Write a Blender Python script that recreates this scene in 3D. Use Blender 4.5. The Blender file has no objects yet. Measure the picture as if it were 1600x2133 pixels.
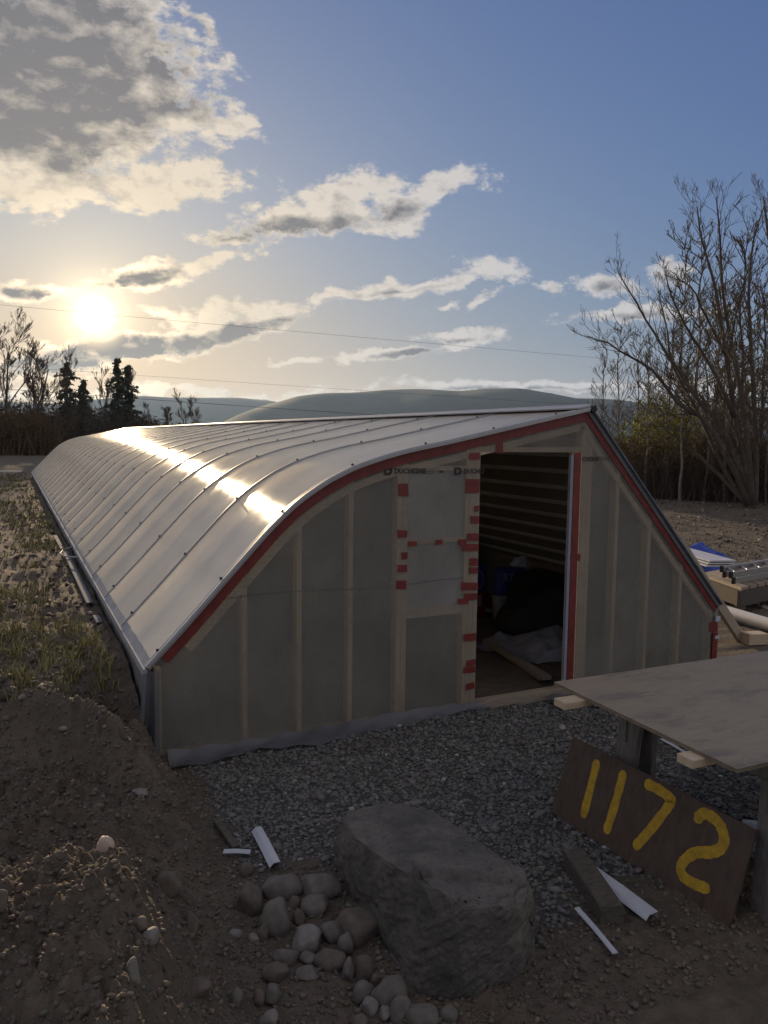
import bpy, bmesh, math, random
import numpy as np
from mathutils import Vector, Matrix
random.seed(7); rng = np.random.default_rng(7)
PI = math.pi
# ---------------------------------------------------------------- camera
EYE = np.array([0.0, 0.0, 2.17])
YAW, PITCH, ROLL, FPX, CX, CY = math.radians(25.94), math.radians(5.50), 0.012, 1600.0, 800.0, 1066.5
def cam_basis():
    f = np.array([math.sin(YAW)*math.cos(PITCH), math.cos(YAW)*math.cos(PITCH), -math.sin(PITCH)])
    r = np.array([math.cos(YAW), -math.sin(YAW), 0.0]); u = np.cross(r, f)
    c, s = math.cos(ROLL), math.sin(ROLL)
    return f, r*c+u*s, u*c-r*s
FW, RT, UP = cam_basis()
scene = bpy.context.scene
cam_data = bpy.data.cameras.new('camera'); cam = bpy.data.objects.new('camera', cam_data)
scene.collection.objects.link(cam); scene.camera = cam
M = Matrix(((RT[0], UP[0], -FW[0]), (RT[1], UP[1], -FW[1]), (RT[2], UP[2], -FW[2]))).to_4x4()
M.translation = Vector(EYE); cam.matrix_world = M
cam_data.sensor_fit = 'VERTICAL'; cam_data.sensor_height = 24.0; cam_data.lens = 24.0*FPX/2133.0
cam_data.clip_start = 0.05; cam_data.clip_end = 40000
def ray(px, py): return FW + RT*(px-CX)/FPX - UP*(py-CY)/FPX
def pz(px, py, z=0.0): d = ray(px, py); return EYE + d*((z-EYE[2])/d[2])
def py_(px, py, y): d = ray(px, py); return EYE + d*(y/d[1])
def azel(px, py):
    d = ray(px, py); d = d/np.linalg.norm(d); return math.atan2(d[0], d[1]), math.asin(d[2])
def at(px, py, dist):                 # point at horizontal distance dist
    d = ray(px, py); return EYE + d*(dist/math.hypot(d[0], d[1]))
# ---------------------------------------------------------------- light
SUN_AZ, SUN_EL = azel(197, 655)
sd = bpy.data.lights.new('sun', 'SUN'); sd.energy = 5.0; sd.angle = math.radians(0.6); sd.color = (1.0, 0.75, 0.46)
sun = bpy.data.objects.new('sun', sd); scene.collection.objects.link(sun)
SUNV = Vector((math.sin(SUN_AZ)*math.cos(SUN_EL), math.cos(SUN_AZ)*math.cos(SUN_EL), math.sin(SUN_EL)))
sun.rotation_euler = SUNV.to_track_quat('Z', 'Y').to_euler()
vs = scene.view_settings; vs.view_transform = 'Standard'; vs.look = 'None'; vs.exposure = 0.0; vs.gamma = 1.0; vs.use_curve_mapping = False
scene.render.engine = 'CYCLES'
scene.cycles.volume_bounces = 1; scene.cycles.max_bounces = 8; scene.cycles.transparent_max_bounces = 12
SKY = 0.075
world = bpy.data.worlds.new('World'); scene.world = world; world.use_nodes = True
wt = world.node_tree; wt.nodes.clear()
class NT:
    def __init__(s, t): s.t = t
    def put(s, sock, v):
        if v is None: return
        if isinstance(v, bpy.types.NodeSocket): s.t.links.new(v, sock)
        else: sock.default_value = v
    def m(s, op, a, b=None, c=None, clamp=False):
        n = s.t.nodes.new('ShaderNodeMath'); n.operation = op; n.use_clamp = clamp
        for i, v in enumerate((a, b, c)): s.put(n.inputs[i], v)
        return n.outputs[0]
    def v(s, op, a, b=None, sc=None):
        n = s.t.nodes.new('ShaderNodeVectorMath'); n.operation = op
        s.put(n.inputs[0], a); s.put(n.inputs[1], b)
        if sc is not None: s.put(n.inputs['Scale'], sc)
        return n.outputs['Value'] if op in ('LENGTH', 'DOT_PRODUCT', 'DISTANCE') else n.outputs[0]
    def noise(s, vec, scale, detail=5, rough=.55, color=False, dim='3D', dist=0.0):
        n = s.t.nodes.new('ShaderNodeTexNoise'); n.noise_dimensions = dim
        s.put(n.inputs['Vector'], vec); s.put(n.inputs['Scale'], scale); s.put(n.inputs['Detail'], detail); s.put(n.inputs['Roughness'], rough); s.put(n.inputs['Distortion'], dist)
        return n.outputs['Color' if color else 'Fac']
    def vor(s, vec, scale, feature='F1', out='Distance', rnd=1.0):
        n = s.t.nodes.new('ShaderNodeTexVoronoi'); n.feature = feature
        s.put(n.inputs['Vector'], vec); s.put(n.inputs['Scale'], scale); s.put(n.inputs['Randomness'], rnd)
        return n.outputs[out]
    def ramp(s, x, a, b, c=0.0, d=1.0, smooth=True):
        n = s.t.nodes.new('ShaderNodeMapRange'); n.interpolation_type = 'SMOOTHSTEP' if smooth else 'LINEAR'
        for i, v in enumerate((x, a, b, c, d)): s.put(n.inputs[i], v)
        return n.outputs[0]
    def mix(s, f, a, b, mode='MIX'):
        n = s.t.nodes.new('ShaderNodeMix'); n.data_type = 'RGBA'; n.blend_type = mode
        s.put(n.inputs[0], f)
        for i, v in ((6, a), (7, b)):
            if isinstance(v, tuple) and len(v) == 3: v = v+(1,)
            s.put(n.inputs[i], v)
        return n.outputs[2]
    def xyz(s, x, y, z):
        n = s.t.nodes.new('ShaderNodeCombineXYZ')
        for i, v in enumerate((x, y, z)): s.put(n.inputs[i], v)
        return n.outputs[0]
    def sep(s, v):
        n = s.t.nodes.new('ShaderNodeSeparateXYZ'); s.put(n.inputs[0], v); return n.outputs
# cloud density as a node group of the direction (azimuth, elevation)
# each bank: centre px, half width, half height, tilt (deg), weight
BANKS = [(110,140,330,230,0,2.1),(40,240,300,180,0,2.0),(300,190,200,110,-30,1.15),(400,245,130,34,-12,1.0),(270,375,250,62,4,1.12),(40,370,190,75,0,1.2),(250,60,170,110,-20,1.3),
 (640,468,225,40,7,1.35),(700,410,130,48,18,1.05),(820,425,100,42,15,1.15),(930,395,85,34,16,1.05),(490,500,70,14,0,.85),(790,375,50,22,0,.9),
 (300,568,135,38,10,1.35),(50,605,95,24,-6,1.2),(430,540,95,22,8,.95),(150,600,80,14,8,.9),
 (230,735,280,36,9,1.5),(430,700,240,32,10,1.5),(470,660,210,30,7,1.05),(350,655,90,24,0,.95),(600,650,110,18,12,.8),
 (860,592,190,20,11,1.0),(1030,553,75,32,-5,.95),(710,620,110,14,8,.9),(1015,620,65,12,24,.8),(915,632,40,7,10,.7),
 (940,705,125,17,2,1.0),(800,745,120,14,5,1.2),(930,728,80,11,9,.85),(620,755,90,8,2,.7),
 (1050,806,420,13,1,1.0),(420,818,330,15,-1,.85),(1330,648,170,17,4,1.1),(1245,588,65,30,-5,1.05),(1385,572,55,26,5,.95),(1160,596,30,14,0,.8),
 (415,38,40,18,-30,.7),(460,245,60,25,-15,.7),(510,435,34,20,20,.7),(1500,800,300,18,0,1.0),(100,820,200,12,0,.9),(1440,640,60,12,0,.9),
 (-200,200,200,200,0,1.4),(-200,640,160,34,0,1.2),(1800,700,220,26,0,1.1),(2100,560,240,40,8,1.1)]
CORES = [(100,150,330,210,0,1.9),(120,290,280,60,5,1.3),(330,150,120,120,-20,.9),(640,482,150,26,4,1.2),(800,440,60,18,10,.8),(470,495,50,8,0,.6),(295,578,110,20,9,1.4),(55,608,70,15,-6,1.2),(230,738,280,30,8,1.8),(430,706,190,22,10,1.6),
 (560,675,110,10,9,.7),(850,742,80,10,6,1.2),(930,712,60,6,3,.7),(1320,660,120,10,3,.7),(1050,812,330,7,1,.8),(1245,600,40,14,0,.6),(1385,585,35,10,0,.6),(850,600,110,6,11,.5),(-200,200,180,170,0,1.4),(-200,650,140,24,0,1.2),(1800,708,200,16,0,1.1),(2100,565,200,26,8,1.1)]
def blob_field(G, PW, blobs):
    acc = -3.0; pwx, pwy, _ = G.sep(PW)
    for (bx, by, rx, ry, rot, w) in blobs:
        a0, e0 = azel(bx, by); c, s = math.cos(math.radians(rot)), math.sin(math.radians(rot))
        a1, e1 = azel(bx+rx*c, by-rx*s); a2, e2 = azel(bx+ry*s, by+ry*c)
        mp = G.t.nodes.new('ShaderNodeMapping'); mp.vector_type = 'TEXTURE'
        G.t.links.new(G.xyz(pwx, pwy, acc), mp.inputs['Vector']); mp.inputs['Location'].default_value = (a0, e0, 0)
        mp.inputs['Rotation'].default_value = (0, 0, math.atan2(e1-e0, a1-a0))
        mp.inputs['Scale'].default_value = (math.hypot(a1-a0, e1-e0), math.hypot(a2-a0, e2-e0), 1e5)
        acc = G.m('MAXIMUM', G.m('MULTIPLY_ADD', G.v('LENGTH', mp.outputs[0]), -w, w), acc)
    return acc
gt = bpy.data.node_groups.new('cloud_density', 'ShaderNodeTree')
gt.interface.new_socket('P', in_out='INPUT', socket_type='NodeSocketVector')
gt.interface.new_socket('D', in_out='OUTPUT', socket_type='NodeSocketFloat')
gt.interface.new_socket('C', in_out='OUTPUT', socket_type='NodeSocketFloat')
G = NT(gt); gi = gt.nodes.new('NodeGroupInput'); go = gt.nodes.new('NodeGroupOutput')
P0 = gi.outputs[0]
w1 = G.v('SUBTRACT', G.noise(P0, 9.0, 5, .6, True), (.5, .5, .5))
PW = G.v('ADD', P0, G.v('MULTIPLY', w1, (.13, .060, 0)))
PWc = G.v('ADD', P0, G.v('MULTIPLY', w1, (.09, .04, 0)))
acc = blob_field(G, PW, BANKS); accc = blob_field(G, PWc, CORES)
stretch = G.v('MULTIPLY', P0, (1.0, 1.7, 1.0))
n1 = G.noise(stretch, 15.0, 9, .60, dist=.25)
n2 = G.noise(stretch, 48.0, 5, .65)
val = G.m('ADD', acc, G.m('MULTIPLY', G.m('SUBTRACT', n1, .45), 2.3))
val = G.m('ADD', val, G.m('MULTIPLY', G.m('SUBTRACT', n2, .5), 1.7))
gt.links.new(G.m('MAXIMUM', val, -1.0), go.inputs[0])
cv = G.m('ADD', accc, G.m('MULTIPLY', G.m('SUBTRACT', G.noise(stretch, 11.0, 7, .6), .46), 2.2)); gt.links.new(G.m('MAXIMUM', cv, -1.0), go.inputs[1])
W = NT(wt)
tc = wt.nodes.new('ShaderNodeTexCoord').outputs['Generated']
dirv = W.v('NORMALIZE', tc); sx, sy, sz = W.sep(dirv)
az = W.m('ARCTAN2', sx, sy); el = W.m('ARCSINE', sz)
ae = W.xyz(az, el, 0)
def dens(vec):
    g = wt.nodes.new('ShaderNodeGroup'); g.node_tree = gt; wt.links.new(vec, g.inputs[0]); return g.outputs
D0, K0 = dens(ae)
tos = W.v('SUBTRACT', (SUN_AZ, SUN_EL, 0), ae)
tosn = W.v('NORMALIZE', tos)
aes = W.v('MULTIPLY', ae, (1.0, 1.7, 1.0)); aed = W.v('MULTIPLY', W.v('ADD', ae, W.v('SCALE', tosn, None, .012)), (1.0, 1.7, 1.0))
R0 = W.noise(aes, 15.0, 7, .6, dist=.25); R1 = W.noise(aed, 15.0, 7, .6, dist=.25)
alpha0 = W.ramp(D0, 0.0, .62)
# unseen bright cloud added outside the view to lift light on the shaded foreground
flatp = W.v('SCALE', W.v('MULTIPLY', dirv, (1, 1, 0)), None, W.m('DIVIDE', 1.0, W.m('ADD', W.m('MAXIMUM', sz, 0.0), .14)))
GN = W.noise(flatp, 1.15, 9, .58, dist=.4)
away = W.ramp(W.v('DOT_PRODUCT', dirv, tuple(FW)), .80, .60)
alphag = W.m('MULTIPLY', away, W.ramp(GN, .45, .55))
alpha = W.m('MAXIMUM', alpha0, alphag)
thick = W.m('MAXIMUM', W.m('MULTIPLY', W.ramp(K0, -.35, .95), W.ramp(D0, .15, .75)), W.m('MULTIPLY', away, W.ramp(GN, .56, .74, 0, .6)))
relief = W.m('MULTIPLY', W.m('SUBTRACT', R0, R1), 5.0)                       # >0: faces the sun
sunc = W.v('DOT_PRODUCT', dirv, tuple(SUNV))
ang = W.m('ARCCOSINE', W.m('MINIMUM', sunc, .999999))
near = W.ramp(ang, .02, .55, 1.0, 0.0)
vnear = W.ramp(ang, .0, .16, 1.0, 0.0)
lit = W.mix(near, (.60, .575, .57), (.92, .76, .55))
lit = W.mix(W.ramp(ang, .9, 1.8), lit, (.68, .62, .545))  # clouds far from the sun made brighter and warmer as added fill
lit = W.mix(vnear, lit, (2.2, 1.7, 1.1))
core = W.mix(near, (.145, .148, .175), (.26, .235, .215))
shade = W.m('ADD', W.m('ADD', thick, W.m('MULTIPLY', W.m('SUBTRACT', W.noise(aes, 34.0, 5, .6), .5), .8)), W.m('MULTIPLY', relief, -.5), clamp=True)
cloudc = W.mix(shade, lit, core)
cloudc = W.v('SCALE', cloudc, None, 1.0/SKY)
sky = wt.nodes.new('ShaderNodeTexSky'); sky.sky_type = 'NISHITA'; sky.sun_disc = False
sky.sun_elevation = SUN_EL; sky.sun_rotation = SUN_AZ; sky.altitude = 300; sky.air_density = 1.1; sky.dust_density = 1.2; sky.ozone_density = 2.2
lp = W.m('MULTIPLY', W.m('EXPONENT', W.m('MULTIPLY', ang, -26.0)), .9)
lp = W.m('ADD', lp, W.m('MULTIPLY', W.m('EXPONENT', W.m('MULTIPLY', ang, -75.0)), 3.0))
halo = W.m('MULTIPLY', W.m('EXPONENT', W.m('MULTIPLY', ang, -7.0)), .05)
disc = W.m('MULTIPLY', W.ramp(ang, .004, .024, 1.0, 0.0), 6.0)
glow = W.v('ADD', W.v('SCALE', (1.0, .80, .48), None, W.m('ADD', lp, disc)), W.v('SCALE', (1.0, .80, .52), None, halo))
glow = W.v('SCALE', glow, None, 1.0/SKY)
skyl = W.v('MULTIPLY', W.v('SCALE', sky.outputs[0], None, SKY), (.81, .965, 2.0))
skyl = W.v('DIVIDE', skyl, W.v('ADD', W.v('MULTIPLY', skyl, (.90, 1.03, 1.70)), (1, 1, 1)))      # soft shoulder of a hazy evening sky
warm = W.m('MULTIPLY', W.m('EXPONENT', W.m('MULTIPLY', ang, -2.6)), W.ramp(sz, .30, .02))
skyl = W.v('MULTIPLY', skyl, W.mix(warm, (1, 1, 1), (.92, .66, .36)))
skyl = W.v('ADD', skyl, (.018, .030, .082))            # even floor added as fill light, for multiple scattering the sky model leaves out
skyl = W.v('SCALE', skyl, None, 1.0/SKY)
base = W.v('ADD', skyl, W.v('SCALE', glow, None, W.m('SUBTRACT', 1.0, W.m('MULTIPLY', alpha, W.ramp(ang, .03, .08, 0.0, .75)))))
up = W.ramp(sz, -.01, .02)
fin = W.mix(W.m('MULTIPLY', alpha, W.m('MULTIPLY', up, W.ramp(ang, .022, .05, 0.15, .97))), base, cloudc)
bg = wt.nodes.new('ShaderNodeBackground'); wt.links.new(fin, bg.inputs[0]); bg.inputs[1].default_value = SKY
wo = wt.nodes.new('ShaderNodeOutputWorld'); wt.links.new(bg.outputs[0], wo.inputs[0])
world.cycles.sampling_method = 'MANUAL'; world.cycles.sample_map_resolution = 512

# ---------------------------------------------------------------- helpers
class MB:
    def __init__(s): s.v = []; s.f = []
    def add(s, verts, faces):
        o = len(s.v); s.v.extend([tuple(map(float, p)) for p in verts]); s.f.extend([tuple(i+o for i in f) for f in faces]); return s
    def box(s, lo, hi):
        (a, b, c), (d, e, f) = lo, hi
        return s.add([(a,b,c),(d,b,c),(d,e,c),(a,e,c),(a,b,f),(d,b,f),(d,e,f),(a,e,f)], [(0,3,2,1),(4,5,6,7),(0,1,5,4),(1,2,6,5),(2,3,7,6),(3,0,4,7)])
    def beam(s, p0, p1, w, h, up=(0,0,1), bev=0.0):
        p0 = Vector(p0); p1 = Vector(p1); d = (p1-p0).normalized(); up = Vector(up)
        sd_ = d.cross(up).normalized(); u = sd_.cross(d).normalized()
        vs_ = []
        if bev > 0:
            b = bev; prof = [(-w/2+b,-h/2),(w/2-b,-h/2),(w/2,-h/2+b),(w/2,h/2-b),(w/2-b,h/2),(-w/2+b,h/2),(-w/2,h/2-b),(-w/2,-h/2+b)]
        else: prof = [(-w/2,-h/2),(w/2,-h/2),(w/2,h/2),(-w/2,h/2)]
        n = len(prof)
        for p in (p0, p1):
            for a, b_ in prof: vs_.append(p+sd_*a+u*b_)
        fs = [tuple(range(n-1,-1,-1)), tuple(range(n, 2*n))]+[(i, (i+1)%n, n+(i+1)%n, n+i) for i in range(n)]
        return s.add(vs_, fs)
    def tube(s, pts, rad, n=6, cap=True):
        pts = [Vector(p) for p in pts]; k = len(pts)
        if not hasattr(rad, '__len__'): rad = [rad]*k
        vs_ = []; prev = None
        for i, p in enumerate(pts):
            t = (pts[min(i+1,k-1)]-pts[max(i-1,0)]).normalized()
            a = prev if prev is not None else (Vector((0,0,1)) if abs(t.z) < .9 else Vector((1,0,0)))
            a = (a - t*a.dot(t)).normalized(); prev = a; b = t.cross(a)
            for j in range(n):
                th = 2*PI*j/n; vs_.append(p+(a*math.cos(th)+b*math.sin(th))*rad[i])
        fs = [(i*n+j, i*n+(j+1)%n, (i+1)*n+(j+1)%n, (i+1)*n+j) for i in range(k-1) for j in range(n)]
        if cap: fs += [tuple(range(n-1,-1,-1)), tuple(range((k-1)*n, k*n))]
        return s.add(vs_, fs)
    def build(s, name, mat, parent=None, smooth=False):
        off = Vector(parent.location) if parent is not None else Vector((0,0,0))
        q = parent
        while q is not None and q.parent is not None: q = q.parent; off = off+Vector(q.location)
        me = bpy.data.meshes.new(name)
        vv = np.array(s.v, dtype=float)-np.array(off)
        me.from_pydata(vv.tolist(), [], s.f); me.materials.append(mat)
        if smooth: me.polygons.foreach_set('use_smooth', [True]*len(me.polygons))
        o = bpy.data.objects.new(name, me); scene.collection.objects.link(o)
        if parent is not None: o.parent = parent
        return o
def tag(o, label=None, cat=None, group=None, kind=None):
    if label: o['label'] = label
    if cat: o['category'] = cat
    if group: o['group'] = group
    if kind: o['kind'] = kind
    return o
def thing(name, loc, label, cat, group=None):
    e = bpy.data.objects.new(name, None); e.empty_display_size = .1; e.location = Vector(loc); scene.collection.objects.link(e)
    return tag(e, label, cat, group)
def np_mesh(name, V, Fq, mat, nper=4, smooth=False, parent=None):
    me = bpy.data.meshes.new(name); V = np.asarray(V, dtype=np.float32); Fq = np.asarray(Fq, dtype=np.int32)
    me.vertices.add(len(V)); me.vertices.foreach_set('co', V.ravel())
    me.loops.add(Fq.size); me.loops.foreach_set('vertex_index', Fq.ravel())
    me.polygons.add(len(Fq)); me.polygons.foreach_set('loop_start', np.arange(0, Fq.size, nper, dtype=np.int32))
    me.update(calc_edges=True); me.validate()
    if smooth: me.polygons.foreach_set('use_smooth', np.ones(len(me.polygons), dtype=bool))
    me.materials.append(mat); o = bpy.data.objects.new(name, me); scene.collection.objects.link(o)
    if parent is not None: o.parent = parent
    return o
# numpy gradient-ish value noise
_perm = rng.permutation(512); _val = rng.random(512)*2-1
def vnoise(x, y, seed=0):
    xi = np.floor(x).astype(int); yi = np.floor(y).astype(int); fx = x-xi; fy = y-yi
    fx = fx*fx*fx*(fx*(fx*6-15)+10); fy = fy*fy*fy*(fy*(fy*6-15)+10)
    def h(a, b): return _val[(_perm[(_perm[(a+seed*17) & 511]+b*3+seed*31) & 511]) & 511]
    return (h(xi,yi)*(1-fx)+h(xi+1,yi)*fx)*(1-fy)+(h(xi,yi+1)*(1-fx)+h(xi+1,yi+1)*fx)*fy
def fbm(x, y, sc, oct=4, seed=0, gain=.5):
    r = 0; a = 1
    for i in range(oct):
        c, s = math.cos(i*1.1+.4), math.sin(i*1.1+.4)
        r = r+a*vnoise((x*c-y*s)/sc+i*7.3, (x*s+y*c)/sc-i*3.1, seed+i); a *= gain; sc *= .5
    return r
def sstep(a, b, x): t = np.clip((x-a)/(b-a), 0, 1); return t*t*(3-2*t)

# ---------------------------------------------------------------- materials
def mat(name, col=(.5,.5,.5), rough=.6, metal=0.0, spec=.5, build=None, bump=None, var=.12, varscale=6.0, grain=None, trans=0.0, coat=0.0):
    m = bpy.data.materials.new(name); m.use_nodes = True; t = m.node_tree; T = NT(t)
    b = t.nodes['Principled BSDF']
    b.inputs['Roughness'].default_value = rough; b.inputs['Metallic'].default_value = metal; b.inputs['Specular IOR Level'].default_value = spec
    b.inputs['Coat Weight'].default_value = coat
    co = t.nodes.new('ShaderNodeTexCoord').outputs['Object']
    c = (col[0], col[1], col[2], 1)
    if grain: co2 = T.v('MULTIPLY', co, grain)
    else: co2 = co
    n = T.noise(co2, varscale, 6, .6)
    k = T.ramp(n, .3, .7, 1-var, 1+var, False)
    colr = T.mix(1.0, c, T.xyz(k, k, k), 'MULTIPLY')
    if build: colr = build(T, co, colr, b) or colr
    t.links.new(colr, b.inputs['Base Color'])
    if bump:
        bs, bd = bump[0], bump[1]
        bn = t.nodes.new('ShaderNodeBump'); bn.inputs['Strength'].default_value = bd; bn.inputs['Distance'].default_value = bump[2] if len(bump) > 2 else .01
        t.links.new(T.noise(co2, bs, 8, .65), bn.inputs['Height']); t.links.new(bn.outputs[0], b.inputs['Normal'])
    return m
def wood_build(dark=(.25,.16,.09), knots=True):
    def f(T, co, c, b):
        n = T.noise(co, 9.0, 2, .5)
        k = T.ramp(n, .62, .72)
        return T.mix(T.m('MULTIPLY', k, .5), c, dark)
    return f
M_stud = mat('spruce', (.62,.46,.30), .65, grain=(30,30,1.2), varscale=3, var=.2, build=wood_build((.40,.25,.14)), bump=(8,.15))
M_studh = mat('spruce_horizontal', (.62,.46,.30), .65, grain=(1.2,30,30), varscale=3, var=.2, build=wood_build((.40,.25,.14)), bump=(8,.15))
M_cut = mat('fresh_lumber', (.60,.46,.30), .6, grain=(2,25,25), varscale=3, var=.15, bump=(8,.2))
M_board = mat('weathered_board', (.34,.27,.20), .75, grain=(2,22,22), varscale=3, var=.25, bump=(8,.3))
M_grey_wood = mat('grey_weathered_wood', (.20,.175,.15), .85, grain=(25,25,2), varscale=3, var=.35, bump=(9,.6), build=lambda T, co, c, b: T.mix(T.ramp(T.noise(co, 14, 5, .7), .55, .75, 0, .6), c, (.33,.31,.28)))
M_tape = mat('red_tape', (.215,.034,.028), .42, var=.25, varscale=9, bump=(25,.25))
M_alu = mat('aluminium', (.46,.45,.44), .42, metal=.8, var=.1, bump=(40,.05))
M_white_trim = mat('white_trim', (.55,.56,.60), .55, var=.12)
M_greymetal = mat('galvanised_flashing', (.17,.185,.205), .9, spec=.08, var=.3)
M_black = mat('black_plastic', (.012,.012,.013), .45, bump=(9,.8,.05), var=.3)
M_darkwall = mat('dark_membrane', (.24,.235,.225), .6, var=.2, varscale=2)
M_purlin = mat('purlin_strip', (.60,.64,.72), .5)
M_jamb = mat('door_edge_strip', (.30,.33,.38), .5, var=.1)
M_blue = mat('blue_tarp', (.02,.07,.40), .4, var=.2, bump=(6,.6,.04))
M_pvc = mat('pvc_pipe', (.72,.68,.62), .35, var=.05)
M_sealer = mat('sealing_strip', (.36,.36,.37), .9, spec=.1, var=.2)
M_inside = mat('pipe_inside', (.06,.055,.05), .7)
M_rubber = mat('black_rubber', (.02,.02,.02), .6)
def panel_mat():
    m = mat('multiwall_polycarbonate', (.76,.70,.61), .14, spec=.9, var=.12, varscale=2.2)
    t = m.node_tree; T = NT(t); b = t.nodes['Principled BSDF']; b.inputs['IOR'].default_value = 2.3
    co = t.nodes.new('ShaderNodeTexCoord').outputs['Object']
    x, y, z = T.sep(co)
    w = t.nodes.new('ShaderNodeTexWave'); w.wave_type = 'BANDS'; w.bands_direction = 'Y'; w.inputs['Scale'].default_value = 16.0
    t.links.new(co, w.inputs['Vector'])
    h = T.m('ADD', T.m('MULTIPLY', w.outputs['Fac'], .0011), T.m('MULTIPLY', T.noise(T.v('MULTIPLY', co, (1.2,2.2,1.2)), 1.6, 3, .5), .004))
    bn = t.nodes.new('ShaderNodeBump'); bn.inputs['Strength'].default_value = .55; bn.inputs['Distance'].default_value = 1.0
    t.links.new(h, bn.inputs['Height']); t.links.new(bn.outputs[0], b.inputs['Normal'])
    r = T.ramp(T.noise(co, 3.0, 6, .6), .3, .7, .09, .15); t.links.new(r, b.inputs['Roughness'])
    tl = t.nodes.new('ShaderNodeBsdfTranslucent'); tl.inputs[0].default_value = (.62,.58,.50,1); mx = t.nodes.new('ShaderNodeMixShader'); mx.inputs[0].default_value = .34
    t.links.new(b.outputs[0], mx.inputs[1]); t.links.new(tl.outputs[0], mx.inputs[2]); t.links.new(mx.outputs[0], t.nodes['Material Output'].inputs['Surface'])
    return m
M_panel = panel_mat()
def film_mat(name, col, fac, rough=.35, facvar=.1):
    m = bpy.data.materials.new(name); m.use_nodes = True; t = m.node_tree; T = NT(t); b = t.nodes['Principled BSDF']
    co = t.nodes.new('ShaderNodeTexCoord').outputs['Object']
    n = T.noise(co, 2.2, 6, .6); k = T.ramp(n, .3, .7, .85, 1.15, False)
    t.links.new(T.mix(1.0, col+(1,), T.xyz(k,k,k), 'MULTIPLY'), b.inputs['Base Color'])
    b.inputs['Roughness'].default_value = rough; b.inputs['Specular IOR Level'].default_value = .35
    bn = t.nodes.new('ShaderNodeBump'); bn.inputs['Strength'].default_value = .6; bn.inputs['Distance'].default_value = .03
    t.links.new(T.noise(T.v('MULTIPLY', co, (2.2,1.5,.7)), 3.0, 6, .6, dist=.8), bn.inputs['Height']); t.links.new(bn.outputs[0], b.inputs['Normal'])
    tr = t.nodes.new('ShaderNodeBsdfTransparent'); mx = t.nodes.new('ShaderNodeMixShader')
    t.links.new(T.ramp(T.noise(co, 1.3, 4, .6), .3, .7, fac-facvar, fac+facvar), mx.inputs[0])
    t.links.new(tr.outputs[0], mx.inputs[1]); t.links.new(b.outputs[0], mx.inputs[2])
    t.links.new(mx.outputs[0], t.nodes['Material Output'].inputs['Surface'])
    return m
M_film = film_mat('house_film', (.30,.275,.225), .52, facvar=.09)
M_film2 = film_mat('inner_film', (.23,.215,.180), .80, facvar=.08)
M_poly = film_mat('grey_poly_sheet', (.135,.132,.145), .85, .3)
M_poly2 = film_mat('clear_poly_heap', (.42,.42,.45), .75, .3)
M_pane = film_mat('frosted_pane', (.58,.54,.52), .72, .4)
def soil_build(T, co, c, b):
    n = T.noise(co, 2.0, 6, .65)
    c = T.mix(T.ramp(n, .35, .7, 0, .6), c, (.175,.140,.106))
    n2 = T.vor(co, 60.0)
    c = T.mix(T.ramp(n2, .15, .5, .35, 0), c, (.16,.135,.11))
    at_ = T.t.nodes.new('ShaderNodeAttribute'); at_.attribute_name = 'gravel'
    c = T.mix(at_.outputs['Fac'], c, (.085,.080,.073))
    return c
M_soil = mat('soil', (.130,.105,.080), .95, spec=.2, build=soil_build, bump=(22,.9,.03), var=.3, varscale=14)
def stone_mat():
    m = mat('gravel_stone', (.15,.145,.14), .8, var=.25, varscale=30, spec=.3)
    t = m.node_tree; T = NT(t); b = t.nodes['Principled BSDF']
    at_ = t.nodes.new('ShaderNodeAttribute'); at_.attribute_name = 'tone'
    t.links.new(T.mix(1.0, at_.outputs['Color'], (1,1,1), 'MULTIPLY'), b.inputs['Base Color'])
    return m
M_gravel = stone_mat()
def rock_build(T, co, c, b):
    n = T.noise(co, 3.0, 8, .65)
    c = T.mix(T.ramp(n, .42, .68, 0, .55), c, (.22,.19,.16))
    n = T.noise(co, 28.0, 5, .7)
    c = T.mix(T.ramp(T.noise(co, 90.0, 3, .7), .60, .72, 0, .5), c, (.24,.23,.21))
    return T.mix(T.ramp(n, .52, .70, 0, .6), c, (.05,.045,.042))
M_boulder = mat('boulder_rock', (.13,.118,.102), .85, spec=.3, build=rock_build, bump=(34,.9,.02), var=.3)
M_cobble = [mat('cobble_grey', (.17,.152,.132), .8, spec=.3, bump=(30,.35,.01), var=.25, varscale=20), mat('cobble_brown', (.15,.122,.098), .85, spec=.3, bump=(30,.4,.01), var=.25, varscale=20), mat('cobble_pale', (.23,.21,.185), .8, spec=.3, bump=(30,.3,.01), var=.25, varscale=20)]
M_litstone = mat('pale_stone', (.55,.42,.33), .7, var=.1)
def ply_build(T, co, c, b):
    s = T.noise(T.v('MULTIPLY', co, (1.0, 2.6, 1)), 2.2, 8, .7)
    c = T.mix(T.ramp(s, .48, .66, 0, .6), c, (.12,.10,.082))
    s2 = T.noise(T.v('MULTIPLY', co, (2.0, 14, 1)), 5.0, 5, .75)
    c = T.mix(T.ramp(s2, .60, .68, 0, .85), c, (.05,.042,.036))
    c = T.mix(T.ramp(T.noise(T.v('MULTIPLY', co, (3.0, 30, 1)), 4.0, 3, .6), .35, .75, .0, .18), c, (.36,.29,.21))
    return c
M_ply = mat('worn_plywood', (.30,.235,.158), .6, grain=(1.0,9,1), varscale=3, var=.10, build=ply_build, bump=(9,.15))
M_sign = mat('brown_sign_board', (.085,.052,.034), .65, grain=(9,9,1.5), varscale=3, var=.3, bump=(9,.25), build=lambda T, co, c, b: T.mix(T.ramp(T.noise(co, 2.5, 6, .7), .5, .75, 0, .5), c, (.085,.075,.065)))
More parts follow.
